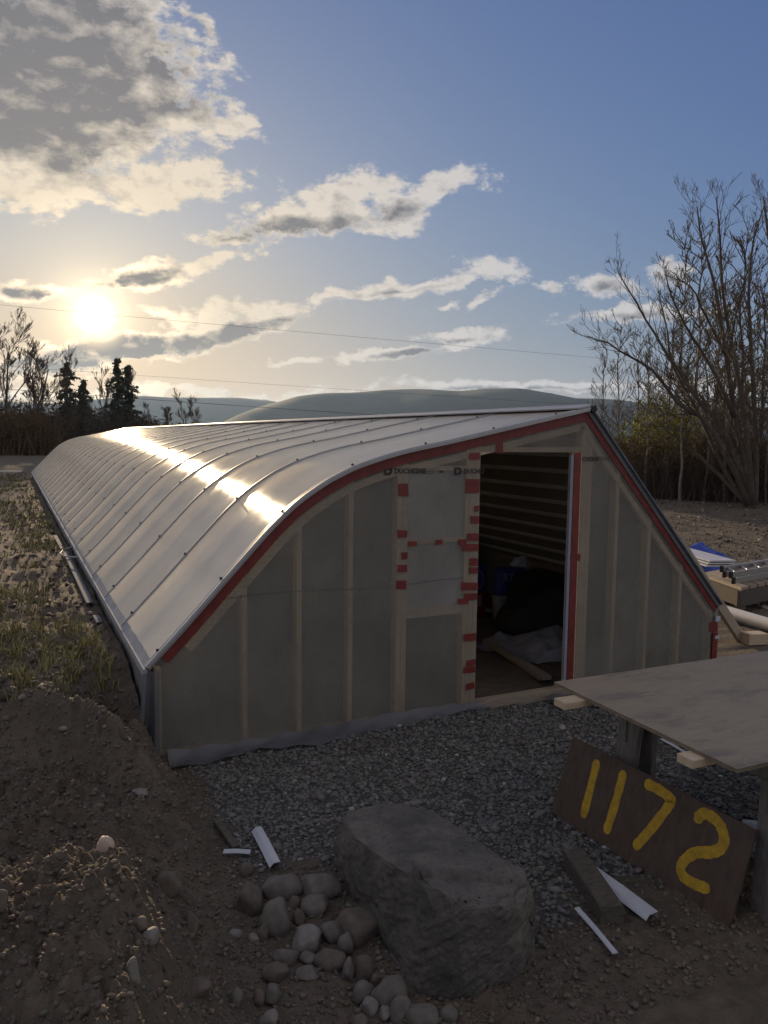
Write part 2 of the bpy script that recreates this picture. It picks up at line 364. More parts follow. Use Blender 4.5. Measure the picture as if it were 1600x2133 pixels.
M_yellow = mat('yellow_paint', (.50,.30,.02), .7, var=.30, varscale=22, build=lambda T, co, c, b: T.mix(T.ramp(T.noise(T.v('MULTIPLY', co, (14,14,3)), 6, 6, .75), .60, .70, 0, .75), c, (.10,.06,.03)))
M_print = mat('black_print', (.03,.03,.032), .6)
def bark(name, col, pale):
    return mat(name, col, .9, spec=.2, var=.35, varscale=12, grain=(3,3,.6), bump=(12,.5), build=lambda T, co, c, b: T.mix(T.ramp(T.noise(co, 3, 5, .6), .5, .7, 0, .5), c, pale))
M_bark = bark('grey_bark', (.10,.078,.060), (.20,.165,.13))
M_birch = bark('pale_bark', (.22,.19,.16), (.38,.34,.30))
M_twig = mat('twig', (.11,.083,.062), .9, spec=.2)
M_bud = mat('spring_bud', (.30,.29,.17), .8, spec=.2, var=.3)
M_conifer = mat('conifer_needle', (.06,.07,.045), .9, spec=.2, var=.4)
M_brush = mat('brown_brush', (.155,.105,.060), .95, spec=.1, var=.4, varscale=.6)
M_green = mat('yellow_green_leaf', (.26,.24,.05), .85, spec=.2, var=.3)
M_grass = mat('grass_blade', (.24,.215,.085), .7, spec=.3, var=.3, varscale=2)
M_hill = mat('forested_hill', (.014,.022,.028), .95, spec=.1, var=.4, varscale=.02)
M_wire = mat('wire', (.02,.02,.02), .6)

# ---------------------------------------------------------------- ground
XBY = np.array([-50, 0, 1.5, 2.5, 2.9, 3.4, 3.74, 4.23, 4.70, 4.94, 5.06, 5.09, 5.12, 33.95, 34.6, 60, 2000])
XBX = np.array([.60, .60, .66, .72, .80, .86, .92, .97, .95, .88, .80, .78, .775, .775, 8.0, 25, 25])
CREST = [(-3,6.6),(-1.2,5.95),(-.11,5.46),(.29,4.95),(.45,4.62),(.62,4.31),(.74,3.95),(.80,3.75)]
def seg_dist(x, y, pts):
    d = np.full(np.shape(x), 1e9)
    for (ax, ay), (bx, by) in zip(pts[:-1], pts[1:]):
        t = np.clip(((x-ax)*(bx-ax)+(y-ay)*(by-ay))/((bx-ax)**2+(by-ay)**2), 0, 1)
        d = np.minimum(d, np.hypot(x-ax-t*(bx-ax), y-ay-t*(by-ay)))
    return d
def ground(x, y):
    x = np.asarray(x, float); y = np.asarray(y, float)
    xb = np.interp(y, XBY, XBX)+np.where(y < 4.9, .05*fbm(x, y, .25, 3, 5), 0)
    w = np.interp(y, [0, 4.3, 4.8, 5.05, 5.12, 33.9, 34.6, 90], [.60, .55, .40, .10, .02, .02, 4, 20])
    s = sstep(0, 1, (xb-x)/w)
    field = .44+.020*fbm(x, y, .8, 3, 1)+.022*fbm(x*.7, y, .22, 4, 9, .6)+.036*np.abs(fbm(x, y, .10, 3, 19))*np.exp(-np.maximum(y-8,0)/8)
    wx = x+.07*fbm(x, y, .16, 3, 31); wy = y+.07*fbm(x, y, .16, 3, 37)
    near = .24+.05*fbm(x, y, .5, 3, 2)
    near = near+.25*sstep(3.9, 2.7, y)*sstep(.75, .25, x)
    near = near+.04*np.exp(-((x-.42)**2/.04+(y-2.95)**2/.012))
    # behind the crest the field level, in front the lower bank
    cy = np.interp(x, [p[0] for p in CREST], [p[1] for p in CREST])
    k = sstep(-.45, .05, y-cy)
    Mh = near*(1-k)+(field+.03)*k
    dc = seg_dist(wx, wy, CREST)
    Mh = Mh+.085*np.exp(-(dc/.10)**2)
    for (ax, ay), (bx, by), a, r in (((-.35,2.95),(.20,2.62),.10,.07),((.05,3.02),(.40,2.70),.07,.06),((.2,2.62),(.36,2.30),.09,.07),((-.2,2.55),(.12,2.36),.10,.08),((.30,3.15),(.55,2.85),.06,.05),((.3,4.0),(.62,3.75),.05,.06)):
        Mh = Mh+a*.6*np.exp(-(seg_dist(wx, wy, [(ax,ay),(bx,by)])/(r*1.5))**2)
    Mh = Mh-.36*np.exp(-(((x-.60)/.20)**2+((y-5.25)/.42)**2))
    rough = np.exp(-np.maximum(y-7, 0)/6)
    cl = np.abs(fbm(x, y, .11, 4, 11, .6))
    Mh = Mh+(.070*cl+.018*np.abs(fbm(x, y, .055, 3, 21, .6))-.015)*rough*(.35+.65*sstep(5.2, 4.4, y))
    flat = .010*fbm(x, y, .12, 4, 4)+.02*fbm(x, y, .9, 3, 3)
    dirt = sstep(2.85, 2.35, y+.12*fbm(x, y, .3, 2, 8))
    flat = flat+dirt*(.018*np.abs(fbm(x, y, .08, 4, 13, .6))+.02)
    # low bank at the far side of the right-hand plot
    far = np.hypot(x, y)
    flat = flat+.25*sstep(24, 27, far)*sstep(8, 12, x)+.04*fbm(x, y, 3.0, 4, 6)*sstep(8, 14, far)
    h = Mh*s+flat*(1-s)
    return h
def axis(lo, a, b, step, hi, g=1.06):
    mid = list(np.arange(a, b, step)); r = []; st = step; v = b
    while v < hi: r.append(v); st *= g; v += st
    l = []; st = step; v = a-step
    while v > lo: l.append(v); st *= g; v -= st
    return np.array([lo]+l[::-1]+mid+r+[hi])
gx = axis(-9000, -.55, 1.25, .0125, 9000, 1.045); gy = axis(-300, 2.1, 5.4, .014, 9000, 1.035)
XX, YY = np.meshgrid(gx, gy)
farmask = np.hypot(XX, YY)
ZZ = ground(XX, YY)
nx, ny = len(gx), len(gy)
idx = np.arange(nx*ny).reshape(ny, nx)
FQ = np.stack([idx[:-1,:-1], idx[:-1,1:], idx[1:,1:], idx[1:,:-1]], -1).reshape(-1, 4)
g_ob = np_mesh('ground', np.stack([XX, YY, ZZ], -1).reshape(-1, 3), FQ, M_soil, 4, True); tag(g_ob, kind='structure')
def gravel_mask(x, y):
    n = .12*fbm(x, y, .35, 3, 8)
    xb = np.interp(y, XBY, XBX)
    m = sstep(.0, .10, x-xb-.02+n*.4)*sstep(2.55, 2.75, y+n)*sstep(5.35, 5.15, y+n*.2)
    m = m*(1-sstep(1.55, 1.3, x)*sstep(3.62, 3.45, y+n*.5))
    return m*sstep(6.6, 6.3, x)
att = g_ob.data.attributes.new('gravel', 'FLOAT', 'POINT'); att.data.foreach_set('value', gravel_mask(XX, YY).ravel().astype(np.float32))

# scattered lumps (gravel, clods): many small deformed solids in one mesh
ICO = None
def ico(sub):
    bm = bmesh.new(); bmesh.ops.create_icosphere(bm, subdivisions=sub, radius=1.0)
    v = np.array([p.co[:] for p in bm.verts]); f = np.array([[q.index for q in p.verts] for p in bm.faces]); bm.free(); return v, f
IV, IF = ico(1)
def lumps(name, P, size, flat, material, tones=None, jitter=.28):
    n = len(P); k = len(IV)
    V = IV[None]*(1+jitter*(rng.random((n, k, 1))*2-1))
    sc = np.stack([size*(.75+.6*rng.random(n)), size*(.6+.4*rng.random(n)), size*flat*(.6+.5*rng.random(n))], -1)
    V = V*sc[:, None, :]
    a = rng.random(n)*2*PI; t = (rng.random(n)-.5)*.9
    c, s = np.cos(t), np.sin(t); V = np.stack([V[...,0]*c[:,None]+V[...,2]*s[:,None], V[...,1], -V[...,0]*s[:,None]+V[...,2]*c[:,None]], -1)
    c, s = np.cos(a), np.sin(a); V = np.stack([V[...,0]*c[:,None]-V[...,1]*s[:,None], V[...,0]*s[:,None]+V[...,1]*c[:,None], V[...,2]], -1)
    V = V+P[:, None, :]
    Fx = (IF[None]+(np.arange(n)*k)[:, None, None]).reshape(-1, 3)
    o = np_mesh(name, V.reshape(-1, 3), Fx, material, 3)
    if tones is not None:
        ca = o.data.color_attributes.new('tone', 'FLOAT_COLOR', 'POINT')
        arr = np.ones((n, k, 4), dtype=np.float32); arr[..., :3] = tones[:, None, :]
        ca.data.foreach_set('color', arr.ravel())
    return o
def rand_pts(n, x0, x1, y0, y1, mask=None):
    x = rng.uniform(x0, x1, n); y = rng.uniform(y0, y1, n)
    if mask is not None: k = rng.random(n) < mask(x, y); x, y = x[k], y[k]
    return x, y
def tone(n, base, sp, pale=.04):
    b = np.array(base)[None]*np.exp(rng.normal(0, sp, (n, 1)))*(1+rng.normal(0, .05, (n, 3)))
    p = rng.random(n) < pale; b[p] *= 1.9
    return np.clip(b, .02, .55)
x, y = rand_pts(42000, .8, 6.2, 2.45, 5.3, gravel_mask)
kp = (y < 5.04) | (x > 6.1); x, y = x[kp], y[kp]
sz = .0118*np.exp(rng.normal(0, .34, len(x)))
o = lumps('gravel', np.stack([x, y, ground(x, y)+sz*.15], -1), sz, .55, M_gravel, tone(len(x), (.158,.150,.136), .20, .018)); tag(o, 'grey crushed gravel bed in front of the greenhouse', 'gravel', kind='stuff')
def dirt_mask(x, y): return 1-gravel_mask(x, y)
x, y = rand_pts(34000, -.5, 3.4, 2.0, 5.5, dirt_mask); kp = ~((y > 5.0) & (x > .74)); x, y = x[kp], y[kp]
sz = .0038*np.exp(rng.exponential(.52, len(x))); sz = np.minimum(sz, .015)
o = lumps('soil_clods', np.stack([x, y, ground(x, y)+sz*.2], -1), sz, .8, M_gravel, tone(len(x), (.145,.117,.090), .16, .012), jitter=.42); tag(o, 'crumbly brown soil clods on the dug bank', 'soil clods', kind='stuff')
x, y = rand_pts(420, -.5, .85, 2.05, 5.0, lambda x, y: dirt_mask(x, y)*(.15+.85*sstep(3.5, 2.8, y)))
sz = .011*np.exp(rng.exponential(.45, len(x))); sz = np.minimum(sz, .028)
o = lumps('soil_lumps', np.stack([x, y, ground(x, y)+sz*.05], -1), sz, .8, M_soil, None, jitter=.45); tag(o, 'larger crumbly soil lumps on the near bank', 'soil lumps', kind='stuff')
x = rng.uniform(-9, .68, 26000); y = 5.2+32*rng.random(26000)**1.9; sz = .014*np.exp(rng.normal(0, .5, len(x)))
o = lumps('field_clods', np.stack([x, y, ground(x, y)+sz*.2], -1), sz, .7, M_gravel, tone(len(x), (.125,.100,.076), .2, .01), jitter=.42); tag(o, 'loose soil crumbs across the grassy field', 'soil crumbs', kind='stuff')
r_ = rng.uniform(10.5, 27, 9000); a_ = np.array([azel(px, 1000)[0] for px in rng.uniform(1290, 1680, 9000)])
x, y = r_*np.sin(a_), r_*np.cos(a_); sz = .013*np.exp(rng.normal(0, .55, len(x)))
o = lumps('field_pebbles', np.stack([x, y, ground(x, y)+sz*.25], -1), sz, .7, M_gravel, tone(len(x), (.15,.12,.095), .45, .12)); tag(o, 'scattered pale pebbles on the bare plot beyond the greenhouse', 'pebbles', kind='stuff')

# ---------------------------------------------------------------- hills
def hill(name, pts, dist, depth, seed, base=-5):
    px = [p[0] for p in pts]; pv = [p[1] for p in pts]
    cols = np.linspace(min(px), max(px), 420); rows = 26
    V = []
    for r in range(rows):
        f = r/(rows-1); 
        for c in cols:
            t = float(np.interp(c, px, pv))
            top = at(c, t, dist)
            d = np.array([top[0], top[1]])/dist
            rr = dist-depth*(1-f)
            hgt = (top[2]-base)*(math.sin(f*PI/2)**1.3)
            hgt += (6*math.sin(c*.031+f*5+seed)+5*math.sin(c*.013-f*9))*math.sin(f*PI)
            if r == rows-1: hgt += random.uniform(-1.2, 1.8)*dist/2600
            V.append((d[0]*rr, d[1]*rr, base+hgt))
    for c, v in zip(cols, V[-len(cols):]): V.append((v[0]*1.15, v[1]*1.15, base))
    rows += 1; n = len(cols); ix = np.arange(rows*n).reshape(rows, n)
    Fq = np.stack([ix[:-1,:-1], ix[:-1,1:], ix[1:,1:], ix[1:,:-1]], -1).reshape(-1, 4)
    return tag(np_mesh(name, V, Fq, M_hill, 4, True), kind='structure')
hill('hills', [(-700,850),(-300,838),(0,836),(60,838),(120,842),(200,832),(300,826),(350,828),(420,829),(500,829),(560,834),(650,850),(900,860)], 4200, 900, 1)
hill('hills', [(420,905),(460,882),(520,855),(560,842),(620,828),(700,822),(800,815),(900,813),(960,815),(1010,811),(1080,813),(1150,821),(1200,832),(1300,837),(1400,846),(1600,850),(1900,842),(2400,850)], 2900, 1100, 2)

# ---------------------------------------------------------------- greenhouse
Y0 = 5.09; NP = 24; PW_ = 1.2; Y1 = Y0+NP*PW_
gh = thing('greenhouse', (3.4, Y0, 0), 'long greenhouse with curved silvery polycarbonate roof and red taped end wall', 'greenhouse')
OUT = [(.758,.665),(1.029,.945),(1.28,1.215),(1.523,1.474)]
# smooth bend then shallow slope to the ridge
bend = [(1.523,1.474),(1.62,1.572),(1.73,1.672),(1.82,1.742),(1.909,1.801),(2.0,1.857),(2.091,1.903),(2.2,1.952),(2.316,1.993),(2.48,2.042),(2.669,2.088),(3.0,2.152),(3.3,2.215),(3.75,2.310),(4.263,2.418),(4.36,2.437)]
PROF = OUT+bend[1:]
def catmull(P, n=4):
    out = []
    for i in range(len(P)-1):
        p0 = P[max(i-1,0)]; p1 = P[i]; p2 = P[i+1]; p3 = P[min(i+2, len(P)-1)]
        for k in range(n):
            t = k/n; out.append(tuple(.5*((2*p1[j])+(-p0[j]+p2[j])*t+(2*p0[j]-5*p1[j]+4*p2[j]-p3[j])*t*t+(-p0[j]+3*p1[j]-3*p2[j]+p3[j])*t**3) for j in (0,1)))
    out.append(P[-1]); return out
PR = catmull(PROF, 3)
RIDGE = (4.36, 2.437); EAVR = (6.043, .62)
def offs(P, d):       # offset the profile inward (down/right) by d
    out = []
    for i, p in enumerate(P):
        a = P[max(i-1,0)]; b = P[min(i+1,len(P)-1)]; tx, tz = b[0]-a[0], b[1]-a[1]; l = math.hypot(tx, tz)
        out.append((p[0]+tz/l*d, p[1]-tx/l*d))
    return out
def strip(mb, Pa, Pb, y0, y1):      # closed slab between two profile lines from y0 to y1
    n = len(Pa); v = [(p[0], y0, p[1]) for p in Pa]+[(p[0], y0, p[1]) for p in Pb]+[(p[0], y1, p[1]) for p in Pa]+[(p[0], y1, p[1]) for p in Pb]
    f = []
    for i in range(n-1):
        f += [(i, i+1, n+i+1, n+i), (2*n+i, 3*n+i, 3*n+i+1, 2*n+i+1), (i, 2*n+i, 2*n+i+1, i+1), (n+i, n+i+1, 3*n+i+1, 3*n+i)]
    f += [(0, n, 3*n, 2*n), (n-1, 3*n-1, 4*n-1, 2*n-1)]
    mb.add(v, f)
# roof panels: sheets with a slight quilt, so each reads a little differently
PIN = offs(PR, .016)
for k in range(NP):
    ya, yb = Y0+k*PW_+.012, Y0+(k+1)*PW_-.012
    mb = MB(); ny_ = 5; n = len(PR); bow = rng.uniform(-.0003, .0006)
    for j in range(ny_+1):
        t = j/ny_; yy = ya+(yb-ya)*t
        Q = offs(PR, -bow*math.sin(t*PI))
        mb.v += [(p[0], yy, p[1]) for p in Q]
    mb.f += [(j*n+i, j*n+i+1, (j+1)*n+i+1, (j+1)*n+i) for j in range(ny_) for i in range(n-1)]
    o_ = len(mb.v); strip(mb, offs(PR, .003), PIN, ya, yb)
    mb.build('roof_panel', M_panel, gh, True)
# glazing bars with screws
barA, barB = offs(PR, -.007), offs(PR, .004); capA = offs(PR, -.011)
scr = MB()
L = [0]
for a, b in zip(PR[:-1], PR[1:]): L.append(L[-1]+math.hypot(b[0]-a[0], b[1]-a[1]))
def along(P, s):
    for i in range(len(L)-1):
        if L[i+1] >= s:
            t = (s-L[i])/(L[i+1]-L[i]); return (P[i][0]*(1-t)+P[i+1][0]*t, P[i][1]*(1-t)+P[i+1][1]*t)
    return P[-1]
for k in range(NP+1):
    yc = Y0+k*PW_+(.012 if k == 0 else 0)
    mb = MB(); strip(mb, barA, barB, yc-.020, yc+.020); strip(mb, capA, offs(PR, -.0072), yc-.008, yc+.008)
    bar = mb.build('glazing_bar', M_alu, gh)
    mb = MB()
    for s_ in np.arange(.12, L[-1], .62):
        if k > 14: break
        p = along(offs(PR, -.022), s_); q = along(offs(PR, -.010), s_)
        mb.tube([(q[0], yc, q[1]), (p[0], yc, p[1])], .008, 6); mb.tube([(q[0], yc, q[1]), ((p[0]+q[0]*3)/4, yc, (p[1]+q[1]*3)/4)], .012, 6)
    if mb.v: tag(mb.build('roof_screws', M_rubber, gh), kind='stuff')
# edge trim round the near gable
mb = MB(); strip(mb, offs(PR, -.012), offs(PR, .022), Y0-.045, Y0-.012); mb.build('edge_trim', M_alu, gh)
mb = MB(); strip(mb, offs(PR, -.004), offs(PR, .002), Y0-.049, Y0-.0455); mb.build('edge_trim', M_white_trim, gh)
# eave strip, irregular sealing tape
mb = MB()
for k in range(NP):
    ya, yb = Y0+k*PW_-(.03 if k == 0 else -.005), Y0+(k+1)*PW_-.005
    n_ = 24; lo = []; hi = []
    for i in range(n_+1):
        yy = ya+(yb-ya)*i/n_; e = .040+.010*random.random()
        p = along(offs(PR, -.0035), e if k < 3 else .022)
        hi.append((p[0], yy, p[1])); lo.append((PR[0][0]-.012, yy, PR[0][1]-.014))
    mb.add(lo+hi, [(i, i+1, n_+2+i, n_+1+i) for i in range(n_)])
mb.build('eave_strip', M_sealer, gh)
mb = MB(); mb.box((.735, Y0-.03, .60), (.762, Y1, .652)); mb.build('eave_rail', M_sealer, gh)
# ridge cap
mb = MB(); mb.beam((4.30, Y0-.05, 2.448), (4.30, Y1, 2.448), .16, .012, (-.2,0,1)); mb.beam((4.40, Y0-.05, 2.425), (4.40, Y1, 2.425), .13, .014, (.7,0,.75)); mb.build('ridge_cap', M_alu, gh)
mb = MB(); mb.tube([(4.385, Y0-.055, 2.43), (4.385, Y0+1.0, 2.43)], .03, 8); mb.build('ridge_end_boot', M_rubber, gh)
# back slope
def slope(s, d=0.0):       # point s (0 ridge..1 eave) moved inward by d
    x_ = RIDGE[0]+(EAVR[0]-RIDGE[0])*s; z_ = RIDGE[1]+(EAVR[1]-RIDGE[1])*s
    nx_, nz_ = -(RIDGE[1]-EAVR[1]), -(EAVR[0]-RIDGE[0]); l = math.hypot(nx_, nz_); return (x_+nx_/l*d, z_+nz_/l*d)
def slab(mb, s0, s1, d0, d1, y0, y1):
    a, b, c, d = slope(s0, d0), slope(s1, d0), slope(s1, d1), slope(s0, d1)
    mb.add([(p[0], y, p[1]) for y in (y0, y1) for p in (a, b, c, d)], [(0,1,2,3),(7,6,5,4),(0,4,5,1),(1,5,6,2),(2,6,7,3),(3,7,4,0)])
mb = MB(); slab(mb, 0, 1, 0, .03, Y0-.02, Y1); mb.build('back_slope_sheathing', M_darkwall, gh)
mb = MB(); slab(mb, .02, .995, -.015, -.002, Y0-.05, Y0+.10); mb.build('back_edge_flashing', M_greymetal, gh)
mb = MB(); mb.box((6.0, Y0, -.1), (6.04, Y1, .63)); mb.build('back_knee_wall', M_darkwall, gh)
mb = MB(); mb.box((.775, Y0+.02, -.15), (.790, Y1, .66)); mb.build('front_knee_wall', M_darkwall, gh)
mb = MB()
mb.add([(p[0], Y1, p[1]) for p in PR]+[(EAVR[0], Y1, EAVR[1]), (EAVR[0], Y1, -.1), (.78, Y1, -.1)], [tuple(range(len(PR)+3))]); mb.build('far_end_wall', M_darkwall, gh)
nrm = np.array([-(RIDGE[1]-EAVR[1]), 0, -(EAVR[0]-RIDGE[0])]); nrm /= np.linalg.norm(nrm); pp = np.array([RIDGE[0], 0, RIDGE[1]])+nrm*.06
for yv in (929, 960.5, 995, 1028.6, 1059.5, 1087, 1114, 1139, 1162, 1184, 1206, 1226):
    d = ray(1177, yv); t = ((pp-EYE)@nrm)/(d@nrm); q = EYE+d*t
    s_ = (q[0]-RIDGE[0])/(EAVR[0]-RIDGE[0])
    if s_ > .97: continue
    mb = MB(); slab(mb, s_-.008, s_+.008, .03, .05, Y0+.1, Y1-.1); mb.build('purlin_strip', M_purlin, gh)
# rafters inside the curved roof, one per joint
RI, RO = offs(PR, .05), offs(PR, .14)
for k in range(1, NP, 2):
    mb = MB(); strip(mb, RI, RO, Y0+k*PW_-.02, Y0+k*PW_+.02); mb.build('rafter', M_board, gh)
# gable framing
def roofz(x_):
    if x_ <= RIDGE[0]: return float(np.interp(x_, [p[0] for p in PR], [p[1] for p in PR]))
    return RIDGE[1]+(EAVR[1]-RIDGE[1])*(x_-RIDGE[0])/(EAVR[0]-RIDGE[0])
def stud(x0, x1, z0=.05, z1=None, d0=.006, d1=.09, m_=None):
    if z1 is None: z1 = min(roofz(x0), roofz(x1))-.09
    mb = MB(); mb.box((x0, Y0+d0, z0), (x1, Y0+d1, z1)); return mb.build('stud', m_ or M_stud, gh)
for xc in (1.419, 1.817, 2.214, 4.733, 5.122, 5.534): stud(xc-.0185, xc+.0185)
stud(.815, .853, .0)
stud(2.590, 2.633); stud(2.635, 2.678)
for a in (3.185, 3.228, 3.271): stud(a, a+.041)
for a in (4.318, 4.360, 4.402): stud(a, a+.040, z1=2.31, d0=.008+.004*(a > 4.35))
stud(5.93, 5.97, 0, .6)
def rail(name, x0, x1, z0, z1, d0=.006, d1=.09, m_=None):
    mb = MB(); mb.box((x0, Y0+d0, z0), (x1, Y0+d1, z1)); return mb.build(name, m_ or M_studh, gh)
rail('door_header', 3.313, 4.316, 2.070, 2.112); rail('window_rail', 2.680, 3.183, 1.372, 1.405); rail('window_sill', 2.680, 3.183, .80, .862)
rail('window_head', 2.60, 3.18, 1.925, 1.962); rail('sill_plate', .80, 3.31, -.06, .045, m_=M_board); rail('sill_plate', 4.32, 6.0, -.06, .045, m_=M_board)
rail('door_threshold', 3.315, 4.316, -.03, .055, -.03, .08, M_board)
# rafter boards behind the film and the red tape in front
ra, rb = offs(PR[2:], .118), offs(PR[2:], .170)
mb = MB(); strip(mb, ra, rb, Y0+.004, Y0+.044); mb.build('gable_rafter', M_studh, gh)
mb = MB(); slab(mb, .03, .985, .118, .165, Y0+.004, Y0+.044); mb.build('gable_rafter', M_studh, gh)
PT = [p for p in PR if p[0] > .80]
mb = MB(); strip(mb, offs(PT, .023), offs(PT, .098), Y0-.006, Y0-.003); mb.build('red_tape', M_tape, gh)
mb = MB(); slab(mb, .0, 1.0, .002, .085, Y0-.0065, Y0-.0035); mb.build('red_tape', M_tape, gh)
def tape(px0, px1, y0, y1, sk=0.0, dd=.004):
    a, b, c, d = py_(px0, y0, Y0), py_(px1, y0+sk, Y0), py_(px1, y1+sk, Y0), py_(px0, y1, Y0)
    yy = Y0-dd-random.random()*.002; J = lambda: random.uniform(-.004, .004)
    v = [(p[0]+J(), yy, p[2]+J()) for p in (a, b, c, d)]; v += [(p[0], yy+.0012, p[2]) for p in v]
    mb = MB(); mb.add(v, [(0,1,2,3),(7,6,5,4),(0,4,5,1),(1,5,6,2),(2,6,7,3),(3,7,4,0)]); return mb.build('red_tape', M_tape, gh)
for t_ in [(829,850,1008,1033),(828,848,1104,1120),(836,849,1150,1165),(828,847,1177,1192),(825,846,1209,1227),
           (978,999,943,958),(970,998,998,1027),(988,997,1054,1066),(981,997,1075,1090),(973,996,1111,1126),(962,996,1133,1147),(978,995,1163,1178),(977,995,1182,1195),(960,995,1213,1229),(967,994,1236,1250),(954,976,1247,1258),
           (966,991,1322,1336,-3),(971,990,1376,1388,-4),(965,990,1390,1403,-4),(970,988,1424,1437,-3),
           (850,867,1127,1137),(906,922,1124,1134),(954,971,1123,1136),
           (1184,1208,1154,1168),(1033,1047,917,943),(1478,1494,1296,1315),(1184,1191,1008,1022)]: tape(*t_)
mb = MB(); mb.box((4.230, Y0-.012, .05), (4.300, Y0-.006, 2.066)); mb.build('red_tape', M_tape, gh)
rail('door_jamb', 4.222, 4.314, .057, 2.067, -.004, .05, M_studh)
mb = MB(); mb.box((4.195, Y0-.012, .06), (4.2215, Y0+.008, 2.05)); tag(mb.build('door_edge_strip', M_jamb, gh), 'thin white strip on the right side of the doorway')
mb = MB(); mb.box((5.965, Y0-.02, .0), (6.03, Y0-.007, .36)); mb.build('red_tape', M_tape, gh)
mb = MB(); mb.box((5.99, Y0-.025, .30), (6.045, Y0-.0205, .33)); mb.box((5.985, Y0-.027, .47), (6.045, Y0-.0205, .52)); mb.build('corner_patch', M_white_trim, gh)
# film over the gable, as a grid with the doorway left out
def film_piece(x0, x1, z0, z1f, step=.05):
    xs = np.linspace(x0, x1, max(2, int((x1-x0)/step)+1)); V = []; nz_ = 12
    for i, xx in enumerate(xs):
        zt = z1f(xx)
        for j in range(nz_+1):
            zz = z0+(zt-z0)*j/nz_; yy = Y0+.0015-.0035*abs(math.sin(xx*7.9))*math.sin(j/nz_*PI)
            V.append((xx, yy, zz))
    Fq = [(i*(nz_+1)+j, (i+1)*(nz_+1)+j, (i+1)*(nz_+1)+j+1, i*(nz_+1)+j+1) for i in range(len(xs)-1) for j in range(nz_)]
    return V, Fq
mb = MB()
for a in (film_piece(.80, 3.312, .02, lambda q: roofz(q)-.02), film_piece(3.312, 4.316, 2.072, lambda q: roofz(q)-.02), film_piece(4.316, 6.0, .02, lambda q: roofz(q)-.02)): mb.add(*a)
mb.build('wall_film', M_film, gh, True)
mb = MB()
for a in (film_piece(.84, 2.59, .02, lambda q: roofz(q)-.16, .2), film_piece(2.59, 3.28, .02, lambda q: .80, .2), film_piece(4.44, 5.95, .02, lambda q: roofz(q)-.16, .2)): mb.add([(p[0], p[1]+.092, p[2]) for p in a[0]], a[1])
mb.build('inner_film', M_film2, gh, True)
mb = MB()
for xc in (1.419, 1.817, 2.214, 2.612, 2.656, 3.206, 3.29, 4.34, 4.42, 4.733, 5.122, 5.534):
    z_ = .12+.1*random.random()
    while z_ < roofz(xc)-.14:
        xx = xc+random.uniform(-.010, .010); mb.beam((xx-.006, Y0-.0035, z_), (xx+.006, Y0-.0035, z_+random.uniform(-.004,.004)), .0018, .0018); z_ += random.uniform(.11, .26)
tag(mb.build('staples', M_alu, gh), kind='stuff')
mb = MB(); n = 60
for i in range(n+1):
    xx = 1.30+(3.18-1.30)*i/n; zz = 1.07+.012*math.sin(i*.13)+.003*random.random(); mb.v += [(xx, Y0-.0042, zz), (xx, Y0-.0042, zz+.005)]
mb.f += [(2*i, 2*i+2, 2*i+3, 2*i+1) for i in range(n)]; mb.build('film_seam', M_poly, gh)
# frosted window panes
for z0, z1 in ((.865, 1.370), (1.407, 1.922)):
    mb = MB(); mb.box((2.682, Y0+.03, z0), (3.181, Y0+.036, z1)); mb.build('window_pane', M_pane, gh)
for zz in (.96, 1.07, 1.18, 1.29, 1.50, 1.61, 1.72, 1.83):
    mb = MB(); mb.box((2.69, Y0+.05, zz), (3.175, Y0+.062, zz+.022)); mb.build('window_slat', M_darkwall, gh)
# print on the film
def text(s_, x_, z_, size, parent, y_=None, m_=None, name='lettering', bold=.0):
    cu = bpy.data.curves.new(name, 'FONT'); cu.body = s_; cu.size = size; cu.offset = bold; cu.resolution_u = 2
    ob = bpy.data.objects.new(name, cu); scene.collection.objects.link(ob)
    dg = bpy.context.evaluated_depsgraph_get(); me = bpy.data.meshes.new_from_object(ob.evaluated_get(dg)); bpy.data.objects.remove(ob)
    me.materials.clear(); me.materials.append(m_ or M_print)
    o = bpy.data.objects.new(name, me); scene.collection.objects.link(o); o.parent = parent
    o.matrix_local = Matrix.Translation(Vector((x_, y_ if y_ is not None else Y0-.0022, z_))-Vector(parent.location)) @ Matrix.Rotation(PI/2, 4, 'X')
    return o
for px, word in ((799, 'DUCHESNE'), (945, 'DUCHES')):
    a = py_(px, 988, Y0)
    mb = MB(); c = (a[0]+.034, a[2]+.024)
    ring = [(c[0]-.03, c[1]-.03), (c[0]+.008, c[1]-.03)]+[(c[0]+.008+.03*math.cos(t), c[1]+.03*math.sin(t)) for t in np.linspace(-PI/2, PI/2, 9)]+[(c[0]+.008, c[1]+.03), (c[0]-.03, c[1]+.03)]
    rin = [(c[0]+(p[0]-c[0])*.45, c[1]+(p[1]-c[1])*.45) for p in ring]; n = len(ring)
    mb.add([(p[0], Y0-.0024, p[1]) for p in ring+rin], [(i, (i+1)%n, n+(i+1)%n, n+i) for i in range(n)]); mb.build('logo', M_print, gh)
    text(word, a[0]+.088, a[2]+.006, .052 if word == 'DUCHESNE' else .050, gh, bold=.0012)
mb = MB()
for i in range(3):
    a = py_(872, 978+i*4, Y0); mb.box((a[0], Y0-.0024, a[2]-.001), (a[0]+.13, Y0-.0022, a[2]+.0015))
a = py_(915, 983, Y0); mb.box((a[0], Y0-.0024, a[2]-.004), (a[0]+.035, Y0-.0022, a[2]+.010)); mb.build('fine_print', M_print, gh)
a = py_(1199, 960, Y0); text('DUCHESNE', a[0], a[2], .048, gh, bold=.0012)
mb = MB()
for i in range(3): mb.box((a[0]+.23, Y0-.0024, a[2]+.005+i*.012), (a[0]+.37, Y0-.0022, a[2]+.008+i*.012))
mb.build('fine_print', M_print, gh)
mb = MB()
